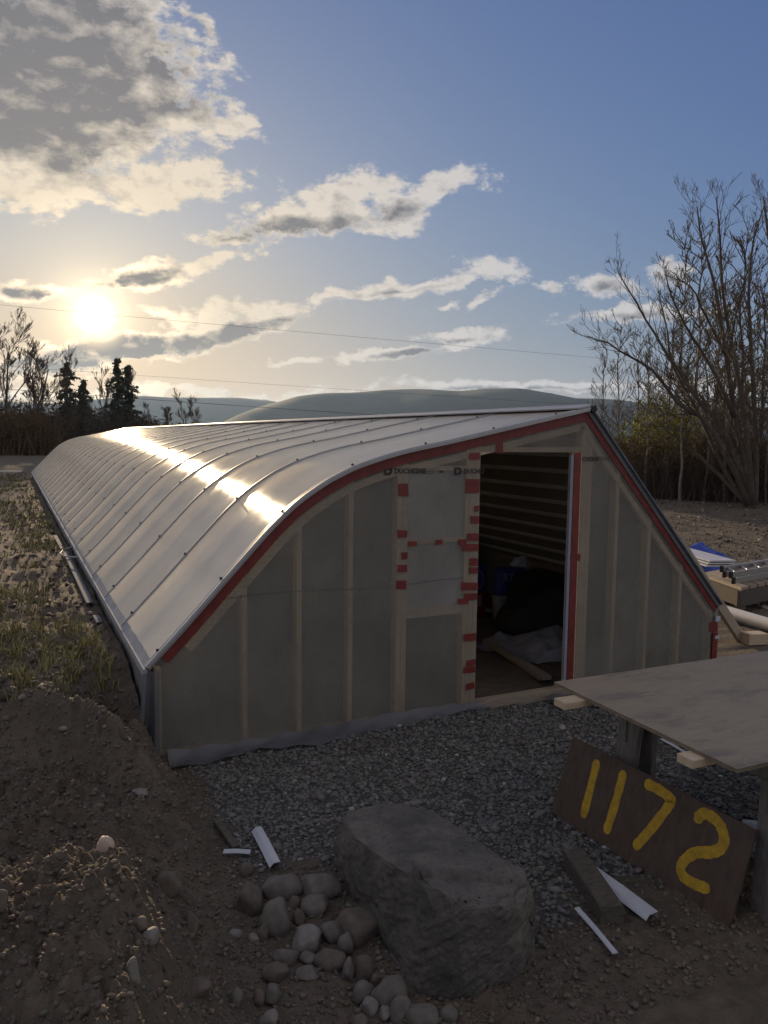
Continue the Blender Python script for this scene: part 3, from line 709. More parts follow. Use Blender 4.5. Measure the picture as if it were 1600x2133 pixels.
for i in range(8):
    a = py_(1168+i*4, 938+(i%3), Y0+.0035); mb.box((a[0], Y0+.0035, a[2]), (a[0]+.006, Y0+.0038, a[2]+.010))
mb.build('nail_heads', M_print, gh)
# poly at the front-left corner, and the strip at the foot of the wall
mb = MB(); n = 14; rows = 7
for j in range(rows+1):
    f = j/rows; zz = .64-.62*f
    for i in range(n+1):
        t = i/n; wdt = .06+.12*f
        mb.v.append((.725+.10*t-(.03*f)*(1-t)*2, 5.02-.05*math.sin(t*PI*3+f)*(.3+f)-.03*f, zz))
mb.f += [(j*(n+1)+i, (j+1)*(n+1)+i, (j+1)*(n+1)+i+1, j*(n+1)+i+1) for j in range(rows) for i in range(n)]
tag(mb.build('corner_poly_sheet', M_poly, gh, True), 'grey plastic sheet hanging from the front left corner')
pf = thing('plastic_skirt', (2.0, 4.98, 0), 'long grey plastic strip lying along the foot of the end wall', 'plastic sheet')
mb = MB(); n = 90; rows = 6
for i in range(n+1):
    t = i/n; xx = .88+(3.42-.88)*t; wd = .155+.03*math.sin(t*19)-.05*t; wd *= 1 if t < .95 else (1-t)/.05*.5+.5
    for j in range(rows+1):
        f = j/rows; yy = 5.075-wd*f; z_ = float(ground(xx, yy))*.3+.016+.055*(1-f)**3+.008*math.sin(xx*23+f*5)+.010*math.sin(f*PI*1.3+xx*3)
        mb.v.append((xx+.05*f*(1 if t > .9 else 0), yy, z_))
mb.f += [(i*(rows+1)+j, i*(rows+1)+j+1, (i+1)*(rows+1)+j+1, (i+1)*(rows+1)+j) for i in range(n) for j in range(rows)]
mb.build('sheet', M_poly, pf, True)
pf = thing('plastic_scrap', (4.15, 5.0, 0), 'small grey plastic flap beside the doorway threshold behind the plywood table', 'plastic sheet')
mb = MB()
for i in range(7):
    for j in range(5): mb.v.append((3.95+.08*i, 5.02-.06*j, .02+.02*math.sin(i*1.3+j)+.015*random.random()))
mb.f += [(i*5+j, i*5+j+1, (i+1)*5+j+1, (i+1)*5+j) for i in range(6) for j in range(4)]; mb.build('sheet', M_poly, pf, True)
# ---------------------------------------------------------------- things inside the doorway
def blob(name, c, size, m_, parent=None, seed=0, sub=3, amp=.25, freq=2.2, flatb=True, pw=1.0):
    v, f = ico(sub); r = np.random.default_rng(seed); ph = r.random((6, 3))*6; fr = r.normal(0, freq, (6, 3))
    d = np.zeros(len(v))
    for i in range(6): d += np.sin(v@fr[i]+ph[i][0])/6*2.2
    v = v*(1+amp*d)[:, None]
    if pw != 1: v = np.sign(v)*np.abs(v)**pw
    v = v*np.array(size)
    if flatb: v[:, 2] = np.where(v[:, 2] < -size[2]*.5, -size[2]*.5+.3*(v[:, 2]+size[2]*.5), v[:, 2])
    v = v+np.array(c)
    mb = MB(); mb.v = [tuple(p) for p in v]; mb.f = [tuple(int(i) for i in q) for q in f]
    return mb.build(name, m_, parent, True)
M_mound = mat('dull_green_cloth', (.075,.075,.05), .9, bump=(6,.6,.05))
M_bagblue = mat('blue_bag', (.035,.05,.25), .5, bump=(7,.5,.03)); M_bagred = mat('red_bag', (.20,.02,.02), .5, bump=(7,.5,.03)); M_bagwhite = mat('white_bag', (.30,.30,.33), .5, bump=(7,.6,.03))
def bag(loc, w, h, label, low):
    t = thing('feed_bag', loc, label, 'bag')
    for z0, z1, m_, nm in ((0, h*.5, low, 'bag_lower'), (h*.5, h, M_bagblue, 'bag_upper')):
        mb = MB(); n = 16; rw = 6
        for j in range(rw+1):
            zz = z0+(z1-z0)*j/rw; k = .93+.10*math.sin(zz/h*PI)
            for i in range(n):
                a = 2*PI*i/n; ca, sa = math.cos(a), math.sin(a)
                mb.v.append((loc[0]+math.copysign(abs(ca)**.6, ca)*w/2*k, loc[1]+math.copysign(abs(sa)**.6, sa)*.09*k, loc[2]+zz))
        mb.f += [(j*n+i, j*n+(i+1)%n, (j+1)*n+(i+1)%n, (j+1)*n+i) for j in range(rw) for i in range(n)]+[tuple(range(rw*n, rw*n+n)), tuple(range(n-1, -1, -1))]
        mb.build(nm, m_, t, True)
    return t
b1 = bag((5.02, 7.85, .0), .40, .66, 'blue and red feed bag, left one beside the doorway post', M_bagred)
b2 = bag((5.36, 7.55, .0), .42, .64, 'blue and white feed bag showing white letters', M_bagwhite)
text('RY', 5.20, .50, .13, b2, 7.452, M_bagwhite, 'bag_lettering', .004)
mb = MB(); ring = [(5.02+.11*math.cos(t), 7.752, .47+.13*math.sin(t)) for t in np.linspace(0, 2*PI, 24, endpoint=False)]; rin = [(5.02+.10*math.cos(t), 7.752, .47+.12*math.sin(t)) for t in np.linspace(0, 2*PI, 24, endpoint=False)]
mb.add(ring+rin, [(i, (i+1)%24, 24+(i+1)%24, 24+i) for i in range(24)]); mb.build('oval_mark', M_bagwhite, b1)
for i, (xx, zz) in enumerate(((4.92, .22), (5.05, .22))):
    mb = MB(); mb.box((xx, 7.746, zz-.07), (xx+.05, 7.749, zz+.07)); mb.build('label_block', M_bagwhite, b1)
t = thing('covered_heap', (5.2, 9.3, 0), 'dull green covered heap at the back of the doorway view', 'heap'); blob('cover', (5.2, 9.6, .55), (.75, .7, .62), M_mound, t, 3, amp=.12)
t = thing('black_plastic_heap', (5.2, 6.9, 0), 'crumpled black plastic heap inside the doorway', 'heap'); blob('plastic', (5.32, 6.85, .28), (.50, .42, .42), M_black, t, 5, sub=4, amp=.22, freq=3.5)
t = thing('clear_plastic_heap', (4.7, 6.2, 0), 'crumpled translucent plastic sheeting on the soil floor inside the doorway', 'plastic sheet')
def crumple(cx, cy, sx, sy, h, seed, m_, parent, rot=0.0, n=26):
    r = np.random.default_rng(seed); pk = r.random((9, 2)); hh = r.random(9)*h
    mb = MB(); c, s = math.cos(rot), math.sin(rot)
    for i in range(n+1):
        for j in range(n+1):
            u, v = i/n, j/n; edge = min(u, v, 1-u, 1-v)*6
            z_ = max(hh[k]-1.4*h*math.hypot(u-pk[k][0], v-pk[k][1]) for k in range(9)); z_ = max(z_, 0)*min(1, edge)+.012
            z_ += .02*math.sin(u*21+v*9)*math.sin(v*17)*min(1, edge)
            rr = 1+.12*math.sin(6*math.atan2(v-.5, u-.5)+seed); a, b = (u-.5)*sx*rr, (v-.5)*sy*rr
            x_, y_ = cx+a*c-b*s, cy+a*s+b*c; mb.v.append((x_, y_, float(ground(x_, y_))+z_))
    mb.f += [(i*(n+1)+j, (i+1)*(n+1)+j, (i+1)*(n+1)+j+1, i*(n+1)+j+1) for i in range(n) for j in range(n)]
    return mb.build('sheeting', m_, parent, True)
crumple(4.80, 6.45, .75, .9, .28, 4, M_poly2, t, .3); crumple(5.02, 6.10, .8, .55, .16, 9, M_poly2, t, -.2)
def plank(name, p0, p1, w, h, m_, label, cat, group=None, bev=.002, up=(0,0,1)):
    loc = ((p0[0]+p1[0])/2, (p0[1]+p1[1])/2, min(p0[2], p1[2])-h/2)
    mb = MB(); mb.beam(p0, p1, w, h, up, bev); o = mb.build(name, m_)
    return tag(o, label, cat, group)
P = lambda a, z: tuple(pz(a[0], a[1], z))
plank('lumber_plank', P((1028,1345),.05), P((1140,1412),.05), .085, .038, M_board, 'pale lumber plank lying on the soil just inside the doorway', 'plank')
plank('lumber_plank', P((1032,1351),.02), P((1128,1414),.02), .05, .03, M_board, 'narrow lumber plank under the pale one inside the doorway', 'plank')
for a, b, z, l in (((992,1268),(1050,1275),.03,'white trim board below the feed bags'),((1062,1277),(1095,1281),.06,'short white board in front of the black plastic heap'),((1098,1276),(1172,1258),.10,'longest white board beside the black plastic heap'),((1148,1252),(1176,1245),.14,'upper white board by the right side of the doorway')):
    plank('white_board', P(a,z), P(b,z), .09, .02, M_white_trim, l, 'board')
t = thing('crumpled_wrapper', (4.9,6.0,.1), 'crumpled white wrapper on the clear plastic by the right of the doorway', 'wrapper'); blob('wrapper', tuple(pz(1158,1296,.18)), (.10,.08,.07), M_bagwhite, t, 8, amp=.35, freq=4)
t = thing('white_rag', (5.35,6.8,.6), 'small white scrap on top of the black plastic heap', 'scrap'); q = py_(1085,1172,6.75); blob('rag', (q[0], 6.75, q[2]), (.10,.06,.07), M_bagwhite, t, 11, amp=.4, freq=4)
q = py_(940,1112,5.35); t = thing('red_tape_roll', (q[0],5.35,1.36), 'red tape roll standing on the window rail behind the film', 'tape roll')
mb = MB(); mb.tube([(q[0], 5.33, q[2]), (q[0], 5.39, q[2])], .045, 16); mb.build('roll', M_tape, t)

# ---------------------------------------------------------------- plywood table and sawhorse
TZ = .84
tA, tB = pz(1150,1418,TZ), pz(1535,1602,TZ)
ex = Vector((tA[0]-tB[0], tA[1]-tB[1], 0)).normalized()*1.22; el_ = Vector((ex.y, -ex.x, 0)).normalized()*2.44; b0 = Vector(tB)
def q3(u, v, z): p = b0+el_*u+ex*v; return Vector((p.x, p.y, z))
t = thing('plywood_sheet', b0+el_*.5+ex*.5+Vector((0,0,-.018)), 'worn plywood sheet laid flat as a work table', 'plywood sheet')
M_plyedge = mat('plywood_edge', (.17,.115,.075), .8, var=.3)
nl = 5
for k in range(nl):
    z1 = TZ-.018*k/nl; z0 = TZ-.018*(k+1)/nl; e = 0 if k % 2 == 0 else .0015
    mb = MB(); mb.add([q3(e/2, e, z0), q3(1-e/2, e, z0), q3(1-e/2, 1-e, z0), q3(e/2, 1-e, z0), q3(e/2, e, z1), q3(1-e/2, e, z1), q3(1-e/2, 1-e, z1), q3(e/2, 1-e, z1)], [(0,3,2,1),(4,5,6,7),(0,1,5,4),(1,2,6,5),(2,3,7,6),(3,0,4,7)])
    mb.build('ply_layer' if k else 'top_ply', M_ply if k == 0 else (M_plyedge if k % 2 else M_ply), t)
for v, l, ext in ((.82, 'lumber bearer under the far side of the plywood, pale end showing', .13), (.17, 'lumber bearer under the near side of the plywood, pale end showing', .07)):
    a = q3(-ext/2.44, v, TZ-.018-.0195); b = q3(.98, v, TZ-.018-.0195)
    plank('lumber_bearer', a, b, .089, .037, M_cut, l, 'lumber', 'lumber bearers under the plywood sheet')
t = thing('sawhorse', q3(.14, .5, 0), 'weathered grey wooden sawhorse under the left end of the plywood', 'sawhorse')
zt = TZ-.018-.039
mb = MB(); mb.beam(q3(.185, .05, zt-.07), q3(.185, .95, zt-.07), .09, .14, bev=.003); mb.build('crossbeam', M_grey_wood, t)
for v in (.10, .84):
    for sgn in (-1, 1):
        mb = MB(); mb.beam(q3(.185+sgn*.016, v, zt-.02), q3(.185+sgn*.038, v+(.05 if v > .5 else -.02), .0), .15, .04, tuple(el_.normalized()), bev=.003); mb.build('leg', M_grey_wood, t)
    mb = MB(); mb.beam(q3(.185-.035, v+.03, zt-.20), q3(.185+.035, v+.03, zt-.20), .03, .16, bev=.002); mb.build('gusset', M_grey_wood, t)
t2 = thing('sawhorse', q3(.80, .5, 0), 'second sawhorse under the right end of the plywood, outside the picture edge', 'sawhorse')
mb = MB(); mb.beam(q3(.80, .03, zt-.07), q3(.80, .93, zt-.07), .09, .14, bev=.003); mb.build('crossbeam', M_grey_wood, t2)
for v in (.12, .84):
    for sgn in (-1, 1):
        mb = MB(); mb.beam(q3(.80+sgn*.022, v, zt-.02), q3(.80+sgn*.10, v, .0), .12, .04, tuple(el_.normalized()), bev=.003); mb.build('leg', M_grey_wood, t2)

# ---------------------------------------------------------------- 1172 board
BL, BR = pz(1148,1690,.02), pz(1518,1935,.02); e = BR-BL; ln = np.linalg.norm(e); e = e/ln
def perp(pxy, b): d = ray(*pxy); t_ = ((b-EYE)@e)/(d@e); return EYE+d*t_
TL, TR = perp((1188,1533), BL), perp((1583,1730), BR)
upv = (TL-BL+TR-BR)/2; hh = np.linalg.norm(upv); upv = upv/hh; TL = BL+upv*hh; TR = BR+upv*hh; nb = np.cross(e, upv)
if nb[0] > 0: nb = -nb
t = thing('number_board', tuple((BL+BR)/2), 'brown plywood board painted 1172 in yellow, leaning under the table', 'sign board')
mb = MB(); th = .012
mb.add([BL, BR, TR, TL, BL-nb*th, BR-nb*th, TR-nb*th, TL-nb*th], [(0,1,2,3),(7,6,5,4),(0,4,5,1),(1,5,6,2),(2,6,7,3),(3,7,4,0)]); mb.build('board', M_sign, t)
def onboard(px, py): d = ray(px, py); t_ = ((BL-EYE)@nb)/(d@nb); return EYE+d*t_
def zb(x, y): return (1100+x/3.048, 1300+y/3.048)
STROKES = [[(437,875),(400,1030),(352,1215)], [(605,945),(560,1120),(498,1315)], [(752,1012),(830,1050),(905,1110),(895,1150),(790,1290),(682,1412)],
           [(1082,1250),(1088,1215),(1130,1205),(1195,1245),(1235,1310),(1245,1380),(1215,1430),(1150,1450),(1070,1450),(1010,1485),(970,1540),(985,1600),(1050,1645),(1140,1680)]]
for si, st in enumerate(STROKES):
    pts = [np.array(onboard(*zb(*p))) for p in st]
    # resample smooth
    P2 = []
    for i in range(len(pts)-1):
        p0, p1, p2, p3 = pts[max(i-1,0)], pts[i], pts[i+1], pts[min(i+2,len(pts)-1)]
        for k in range(6):
            q = k/6; P2.append(.5*((2*p1)+(p2-p0)*q+(2*p0-5*p1+4*p2-p3)*q*q+(3*p1-p0-3*p2+p3)*q**3))
    P2.append(pts[-1]); mb = MB(); w0 = .0265; L_, R_ = [], []
    for i, p in enumerate(P2):
        tg = P2[min(i+1,len(P2)-1)]-P2[max(i-1,0)]; tg = tg/np.linalg.norm(tg); sdv = np.cross(nb, tg)
        f_ = min(i, len(P2)-1-i); wv = w0*(.82 if f_ == 0 else 1)*(1+random.uniform(-.10, .10))
        L_.append(p+sdv*wv+nb*.0008); R_.append(p-sdv*wv+nb*.0008)
    def cap(p, tg):
        tg = tg/np.linalg.norm(tg); sdv = np.cross(nb, tg); return [p+(tg*math.cos(a)*.6+sdv*math.sin(a))*w0*.82+nb*.0008 for a in np.linspace(PI/2, -PI/2, 7)]
    n = len(L_); mb.add(L_+R_, [(i, i+1, n+i+1, n+i) for i in range(n-1)])
    c1 = cap(P2[-1], P2[-1]-P2[-2]); c0 = cap(P2[0], P2[0]-P2[1])
    mb.add(c1, [tuple(range(len(c1)))]); mb.add(c0, [tuple(range(len(c0)))])
    mb.build('painted_digit', M_yellow, t)
# ---------------------------------------------------------------- timber block and metal strips by the board
def block(name, pts_lo, h, m_, label, cat):     # pts_lo: four ground points
    mb = MB(); v = [tuple(p) for p in pts_lo]+[(p[0], p[1], p[2]+h) for p in pts_lo]
    mb.add(v, [(3,2,1,0),(4,5,6,7),(0,1,5,4),(1,2,6,5),(2,3,7,6),(3,0,4,7)]); return tag(mb.build(name, m_), label, cat)
M_oldtimber = mat('old_timber', (.11,.092,.072), .9, grain=(6,20,20), varscale=3, var=.35, bump=(9,.6))
a, b = np.array(pz(1200,1795,.06)), np.array(pz(1268,1898,.06))
mb = MB(); mb.beam(a+(b-a)*-.08, b+(b-a)*.10, .11, .10, bev=.008); tag(mb.build('timber_offcut', M_oldtimber), 'short dark weathered timber offcut on the gravel in front of the number board', 'timber')
def channel(name, p0, p1, w, lip, m_, label, group=None, tilt=0.0):
    p0, p1 = Vector(p0), Vector(p1); d = (p1-p0).normalized(); s = d.cross(Vector((0,0,1))).normalized(); u = s.cross(d)
    c_, s_ = math.cos(tilt), math.sin(tilt); s, u = s*c_+u*s_, u*c_-s*s_
    prof = [(-w/2, -lip), (-w/2, 0), (w/2, 0), (w/2+lip*.7, -lip*.7)]; th_ = .0025
    mb = MB(); v = []
    for p in (p0, (p0+p1)/2+u*.004, p1):
        for a_, b_ in prof: v.append(p+s*a_+u*b_)
        for a_, b_ in reversed(prof): v.append(p+s*a_*.97+u*(b_-th_))
    n = 8; f = [(k*n+i, k*n+(i+1)%n, (k+1)*n+(i+1)%n, (k+1)*n+i) for k in range(2) for i in range(n)]+[tuple(range(n-1,-1,-1)), tuple(range(2*n, 3*n))]
    mb.add(v, f); return tag(mb.build(name, m_), label, 'metal strip', group)
channel('metal_flashing', pz(1222,1800,.08), pz(1362,1902,.065), .055, .03, M_white_trim, 'bent white flashing channel beside the dark timber offcut')
channel('metal_flashing', pz(1202,1890,.06), pz(1283,1985,.055), .022, .004, M_white_trim, 'narrow silver strip, nearest one below the number board')
channel('metal_flashing', pz(538,1722,.06), pz(577,1796,.06), .034, .03, M_white_trim, 'white flashing channel standing out on the gravel near the dirt bank')
channel('metal_flashing', pz(466,1771,.05), pz(522,1772,.05), .022, .01, M_white_trim, 'short white strip poking out of the dirt bank')
channel('metal_flashing', pz(1378,1538,.02), pz(1440,1574,.02), .02, .006, M_white_trim, 'thin white strip on the gravel under the table, further one')
channel('metal_flashing', pz(1462,1594,.02), pz(1504,1617,.02), .02, .006, M_white_trim, 'thin white strip on the gravel under the table, nearer one')
a = pz(452,1712,.04); b = pz(492,1768,.03)
plank('timber_stick', tuple(a), tuple(b), .04, .03, M_oldtimber, 'dark stick half buried at the foot of the dirt bank', 'stick')
t = thing('corrugated_offcut', tuple(pz(1590,1770,0)), 'ribbed white sheet offcut at the right edge behind the number board', 'sheet offcut')
a, b, c, d = [np.array(p) for p in (pz(1545,1705,.24), pz(1640,1715,.24), pz(1640,1830,.03), pz(1568,1790,.03))]
mb = MB(); n = 24
for i in range(n+1):
    u = i/n; o_ = .006*(1 if (i//2) % 2 else -1)
    mb.v.append(tuple(a*(1-u)+d*u+np.array([-.7,0,.7])*o_)); mb.v.append(tuple(b*(1-u)+c*u+np.array([-.7,0,.7])*o_))
mb.f += [(2*i, 2*i+1, 2*i+3, 2*i+2) for i in range(n)]; mb.build('ribbed_sheet', M_white_trim, t)

# ---------------------------------------------------------------- boulder
def boulder():
    pts = [(712,1690,.29),(830,1671,.31),(900,1690,.32),(1085,1812,.35),(1116,1858,.31),(1072,1880,.36),(938,1874,.43),(902,1850,.445),(760,1742,.375),
           (694,1765,.14),(703,1812,0),(765,1892,0),(832,1990,0),(872,2078,0),(975,2085,0),(1092,2025,0),(1118,1935,.10)]
    V = [tuple(pz(*p)) for p in pts]+[(1.95,3.45,-.05),(2.05,2.75,-.05),(1.44,3.45,-.06),(1.36,2.47,-.06),(1.83,2.38,-.06)]
    bm = bmesh.new(); vs_ = [bm.verts.new(v) for v in V]; bmesh.ops.convex_hull(bm, input=vs_)
    for v in [v for v in bm.verts if not v.link_faces]: bm.verts.remove(v)
    bmesh.ops.triangulate(bm, faces=bm.faces)
    for it in range(6):
        el2 = [e_ for e_ in bm.edges if e_.calc_length() > (.16, .09, .05, .028, .018, .011)[it]]
        if el2: bmesh.ops.subdivide_edges(bm, edges=el2, cuts=1, use_grid_fill=True)
        bmesh.ops.triangulate(bm, faces=bm.faces)
    co = np.array([v.co[:] for v in bm.verts]); cen = co.mean(0); rb = np.random.default_rng(9)
    for _ in range(34):                                # chips: shallow flat cuts across the edges
        n_ = rb.normal(size=3); n_[2] = abs(n_[2])*.8; n_ /= np.linalg.norm(n_); h_ = (co-cen)@n_; k_ = h_.max()-rb.uniform(.006, .024); co = co-np.outer(np.maximum(h_-k_, 0)*.96, n_)
    co = cen+(co-cen)*np.array([1.03, 1.03, 1.02])
    for v, c_ in zip(bm.verts, co): v.co = c_
    bm.normal_update(); no = np.array([v.normal[:] for v in bm.verts])
    d = .006*fbm(co[:,0]+co[:,2]*.9, co[:,1]-co[:,2]*.6, .22, 6, 41, .55)-.010*np.abs(fbm(co[:,0]-co[:,2], co[:,1]+co[:,2], .09, 4, 43, .6))
    cell = np.round(co[:, 0]*5.5+.35*fbm(co[:,0], co[:,1]+co[:,2], .2, 2, 61))+np.round(co[:, 1]*4+co[:, 2]*6+.4*fbm(co[:,1], co[:,0]-co[:,2], .2, 2, 63))*7.3
    d = d+.005*(np.abs(np.sin(cell*12.9898)*43758.5) % 1.0-.5)
    # ledge near the front edge of the top
    pl = [np.array(pz(*q)) for q in ((895,1815,.40),(960,1838,.39),(1040,1840,.37),(1100,1838,.33))]
    dd = np.full(len(co), 9.)
    for a_, b_ in zip(pl[:-1], pl[1:]):
        t_ = np.clip(((co-a_)@(b_-a_))/((b_-a_)@(b_-a_)), 0, 1); dd = np.minimum(dd, np.linalg.norm(co-a_-t_[:,None]*(b_-a_), axis=1))
    d = d-.014*np.exp(-(dd/.015)**2)
    a_, b_ = pl[0], pl[-1]; n2 = np.array([-(b_-a_)[1], (b_-a_)[0]]); n2 = n2/np.linalg.norm(n2)
    if (EYE[:2]-a_[:2])@n2 < 0: n2 = -n2
    side_ = (co[:, :2]-a_[:2])@n2+.02*fbm(co[:,0], co[:,1], .07, 3, 71)
    d = d-.030*sstep(0, .014, side_)*sstep(.24, .32, co[:, 2])*sstep(.5, .8, no[:, 2])
    co = co+no*d[:, None]
    for v, c_ in zip(bm.verts, co): v.co = c_
    me = bpy.data.meshes.new('boulder'); bm.to_mesh(me); bm.free(); me.materials.append(M_boulder)
    me.polygons.foreach_set('use_smooth', [True]*len(me.polygons))
    o = bpy.data.objects.new('boulder', me); scene.collection.objects.link(o)
    return tag(o, 'large dark angular boulder lying on the gravel in the foreground', 'boulder')
boulder()
# ---------------------------------------------------------------- cobbles: px centre, half sizes px, tone, label
CB = [(522,1861,35,33,1,'brownish blocky stone, leftmost big one of the cobble pile'),(587,1839,43,26,0,'wide flat-topped grey stone at the back of the cobble pile'),
(579,1899,33,38,0,'tall pointed grey stone left of centre in the cobble pile'),(665,1842,43,30,0,'large rounded stone touching the boulder at the back of the pile'),
(660,1879,30,25,0,'smooth grey stone in front of the large one beside the boulder'),(613,1877,15,16,1,'small stone wedged between the tall pointed one and the smooth one'),
(625,1908,15,17,1,'small dark stone just right of the tall pointed one'),(641,1952,33,27,2,'rough pale stone in the middle of the cobble pile'),
(693,1934,24,27,0,'rounded stone right of the rough pale one'),(722,1960,18,24,0,'upright egg-shaped stone near the foot of the boulder'),
(748,1922,50,34,1,'dark flat slab lying against the boulder side'),(598,1987,27,14,0,'long low stone below the rough pale one'),
(641,1991,15,12,0,'small round stone right of the long low one'),(690,1990,32,19,1,'long brown stone leaning under the rounded one'),
(724,2015,14,25,0,'narrow upright stone left of the boulder base'),(758,2015,19,28,1,'upright brown stone right of the narrow one'),
(575,2018,24,18,1,'brown oval stone in the dirt below the pile'),(643,2025,25,11,0,'flat stone sunk in the dirt below the pile'),
(810,2058,34,31,0,'largest stone in front of the boulder base'),(788,2034,17,17,1,'small stone behind the largest one at the boulder base'),
(757,2063,22,20,0,'stone to the left of the largest one at the boulder base'),(567,2063,18,21,0,'angular grey stone at the lower left of the pile'),
(539,2075,12,15,1,'little stone left of the angular grey one'),(491,2075,13,20,0,'lone upright stone in the dirt at lower left'),
(560,2118,19,17,2,'pale stone at the bottom edge left of centre'),(770,2098,18,15,2,'pale small stone below the boulder base'),
(803,2106,17,15,2,'pale rounded stone left of the tall one at the bottom'),(836,2100,21,27,0,'tall leaning stone at the bottom below the boulder'),
(879,2112,31,27,0,'rounded brown-grey stone at the bottom just under the boulder'),(936,2110,19,18,0,'stone at the bottom edge right of the others'),
(748,2125,17,12,1,'stone cut by the bottom edge under the pale ones'),(411,2110,28,13,1,'flat brown stone at the bottom left in the dirt'),
(513,1809,14,14,1,'small brown stone above the leftmost big one'),(530,1951,12,9,2,'small pale pebble left of the rough stone'),
(490,1940,16,8,2,'little pale flake in the dirt left of the pile'),(549,1936,12,19,1,'thin upright stone below the tall pointed one'),(401,1953,17,24,1,'brown stone standing in the dirt left of the pile')]
MOUND_ST = [(350,1858,25,25,1,.10,'reddish brown stone sunk in the dirt bank'),(222,1862,15,16,3,.26,'sunlit pale stone on the dirt bank'),(285,1980,20,14,1,.33,'dull stone beside the sunlit oval one near the bottom left'),
(313,1986,19,16,2,.33,'oval stone catching the sun near the bottom left'),(4,1982,18,20,1,.42,'brown stone cut by the left edge'),(279,2098,14,32,2,.32,'upright grey slab in the dirt at the bottom left'),
(298,1664,20,6,2,.22,'pale flat stone on the crest of the bank'),(132,1488,10,5,2,.50,'small pale stone on the upper rim of the bank'),(45,1806,9,7,0,.32,'small grey pebble on the left of the bank'),(190,1823,8,6,0,.28,'small grey pebble above the sunlit stone')]
def cobble(px, py, rx, ry, tn, z0, label, seed):
    dist = np.linalg.norm(np.array(pz(px, py, z0))-EYE); s = dist/FPX
    c = np.array(pz(px, py+ry*.25, z0+ry*s*.55)); 
    c[2] = max(c[2]-ry*s*.12, float(ground(c[0], c[1]))+ry*s*.15) if z0 == 0 else float(ground(c[0], c[1]))+ry*s*.30
    v, f = ico(3); r = np.random.default_rng(seed)
    for _ in range(9 if tn != 3 else 2):           # flatten a few sides
        n_ = r.normal(size=3); n_ /= np.linalg.norm(n_); k = r.uniform(.55, .88); h_ = v@n_; v = v-np.outer(np.maximum(h_-k, 0)*.85, n_)
    d = np.zeros(len(v))
    for i in range(5): d += np.sin(v@r.normal(0, 3.5, 3)+r.random()*6)*.025
    v = v*(1+d)[:, None]
    a = YAW; R_ = np.array([math.cos(a), -math.sin(a), 0]); F_ = np.array([math.sin(a), math.cos(a), 0])
    sc = (rx*s*.98, (rx+ry)*.5*s*.95, ry*s*1.08)
    v = np.outer(v[:,0]*sc[0], R_)+np.outer(v[:,1]*sc[1], F_)+np.outer(v[:,2]*sc[2], [0,0,1])
    me_v = v; mb = MB(); mb.v = [tuple(p) for p in me_v]; mb.f = [tuple(int(i) for i in q) for q in f]
    o = mb.build('cobble', M_litstone if tn == 3 else M_cobble[tn], None, True); o.location = c
    tag(o, label, 'stone', 'stones in the foreground pile' if z0 == 0 else None)
for i, (px, py, rx, ry, tn, l) in enumerate(CB): cobble(px, py, rx, ry, tn, 0, l, 100+i)
for i, (px, py, rx, ry, tn, z0, l) in enumerate(MOUND_ST): cobble(px, py, rx, ry, tn, z0, l, 300+i)

# ---------------------------------------------------------------- right-hand yard
plank('leaning_plank', (7.16, 5.72, .03), (5.62, 5.23, 1.24), .14, .038, M_board, 'long brown plank leaning against the right corner of the greenhouse', 'plank', up=(.3,-1,.2))
# lumber platform
def hz(px, py, z): return np.array(pz(px, py, z))
t = thing('lumber_platform', tuple(hz(1560,1230,0)), 'low wooden platform of timbers carrying the ladders', 'platform')
A, B, C_ = hz(1456,1194,.34), hz(1543,1224,.34), hz(1660,1200,.34)
e1, e2 = (A-B), (C_-B)
def PB(u, v, z): p = B+e1*u+e2*v; return (p[0], p[1], z)
for i in range(7):
    v = i/7
    mb = MB(); pa, pb = PB(0, v+.01, 0), PB(1, v+.01, 0); pc, pd = PB(1, v+.132, 0), PB(0, v+.132, 0)
    mb.add([(p[0], p[1], z) for z in (.30, .34) for p in (pa, pd, pc, pb)], [(3,2,1,0),(4,5,6,7),(0,1,5,4),(1,2,6,5),(2,3,7,6),(3,0,4,7)]); mb.build('deck_board', M_board, t)
for (u0, v0, u1, v1) in ((.02,0,.02,1),(.98,0,.98,1),(0.04,.02,.96,.02),(.5,0.05,.5,1)):
    mb = MB(); mb.beam(PB(u0, v0, .19), PB(u1, v1, .19), .05, .20, bev=.003); mb.build('side_beam', M_oldtimber, t)
for u, v in ((.03,.03),(.97,.03),(.03,.9),(.97,.9)):
    p = PB(u, v, 0); mb = MB(); mb.box((p[0]-.05, p[1]-.05, -.05), (p[0]+.05, p[1]+.05, .09)); mb.build('foot_block', M_oldtimber, t)
# ladders
def ladder(z, du, label):
    a, b = hz(1524,1208,.42), hz(1452,1160,.42); rd = (hz(1660,1184,.42)-a); rd /= np.linalg.norm(rd); w = b-a
    w = w/np.linalg.norm(w)*.46; a = a+rd*du; a[2] = z
    t = thing('ladder', tuple(a), label, 'ladder', 'aluminium ladders stacked on the platform')
    for k in (0, 1):
        p = a+w*k; mb = MB(); mb.beam(p, p+rd*3.6, .028, .075, bev=.004); mb.build('side_rail', M_alu, t)
        mb = MB(); mb.beam(p-rd*.012, p+rd*.03, .034, .082); mb.build('end_cap', M_rubber, t)
    for i in range(11):
        p = a+rd*(.16+.31*i); mb = MB(); mb.tube([p+w*.02, p+w*.98], .017, 8); mb.build('rung', M_alu, t)
ladder(.405, .04, 'lower aluminium ladder lying on the wooden platform'); ladder(.487, -.03, 'upper aluminium ladder lying on top of the other one')
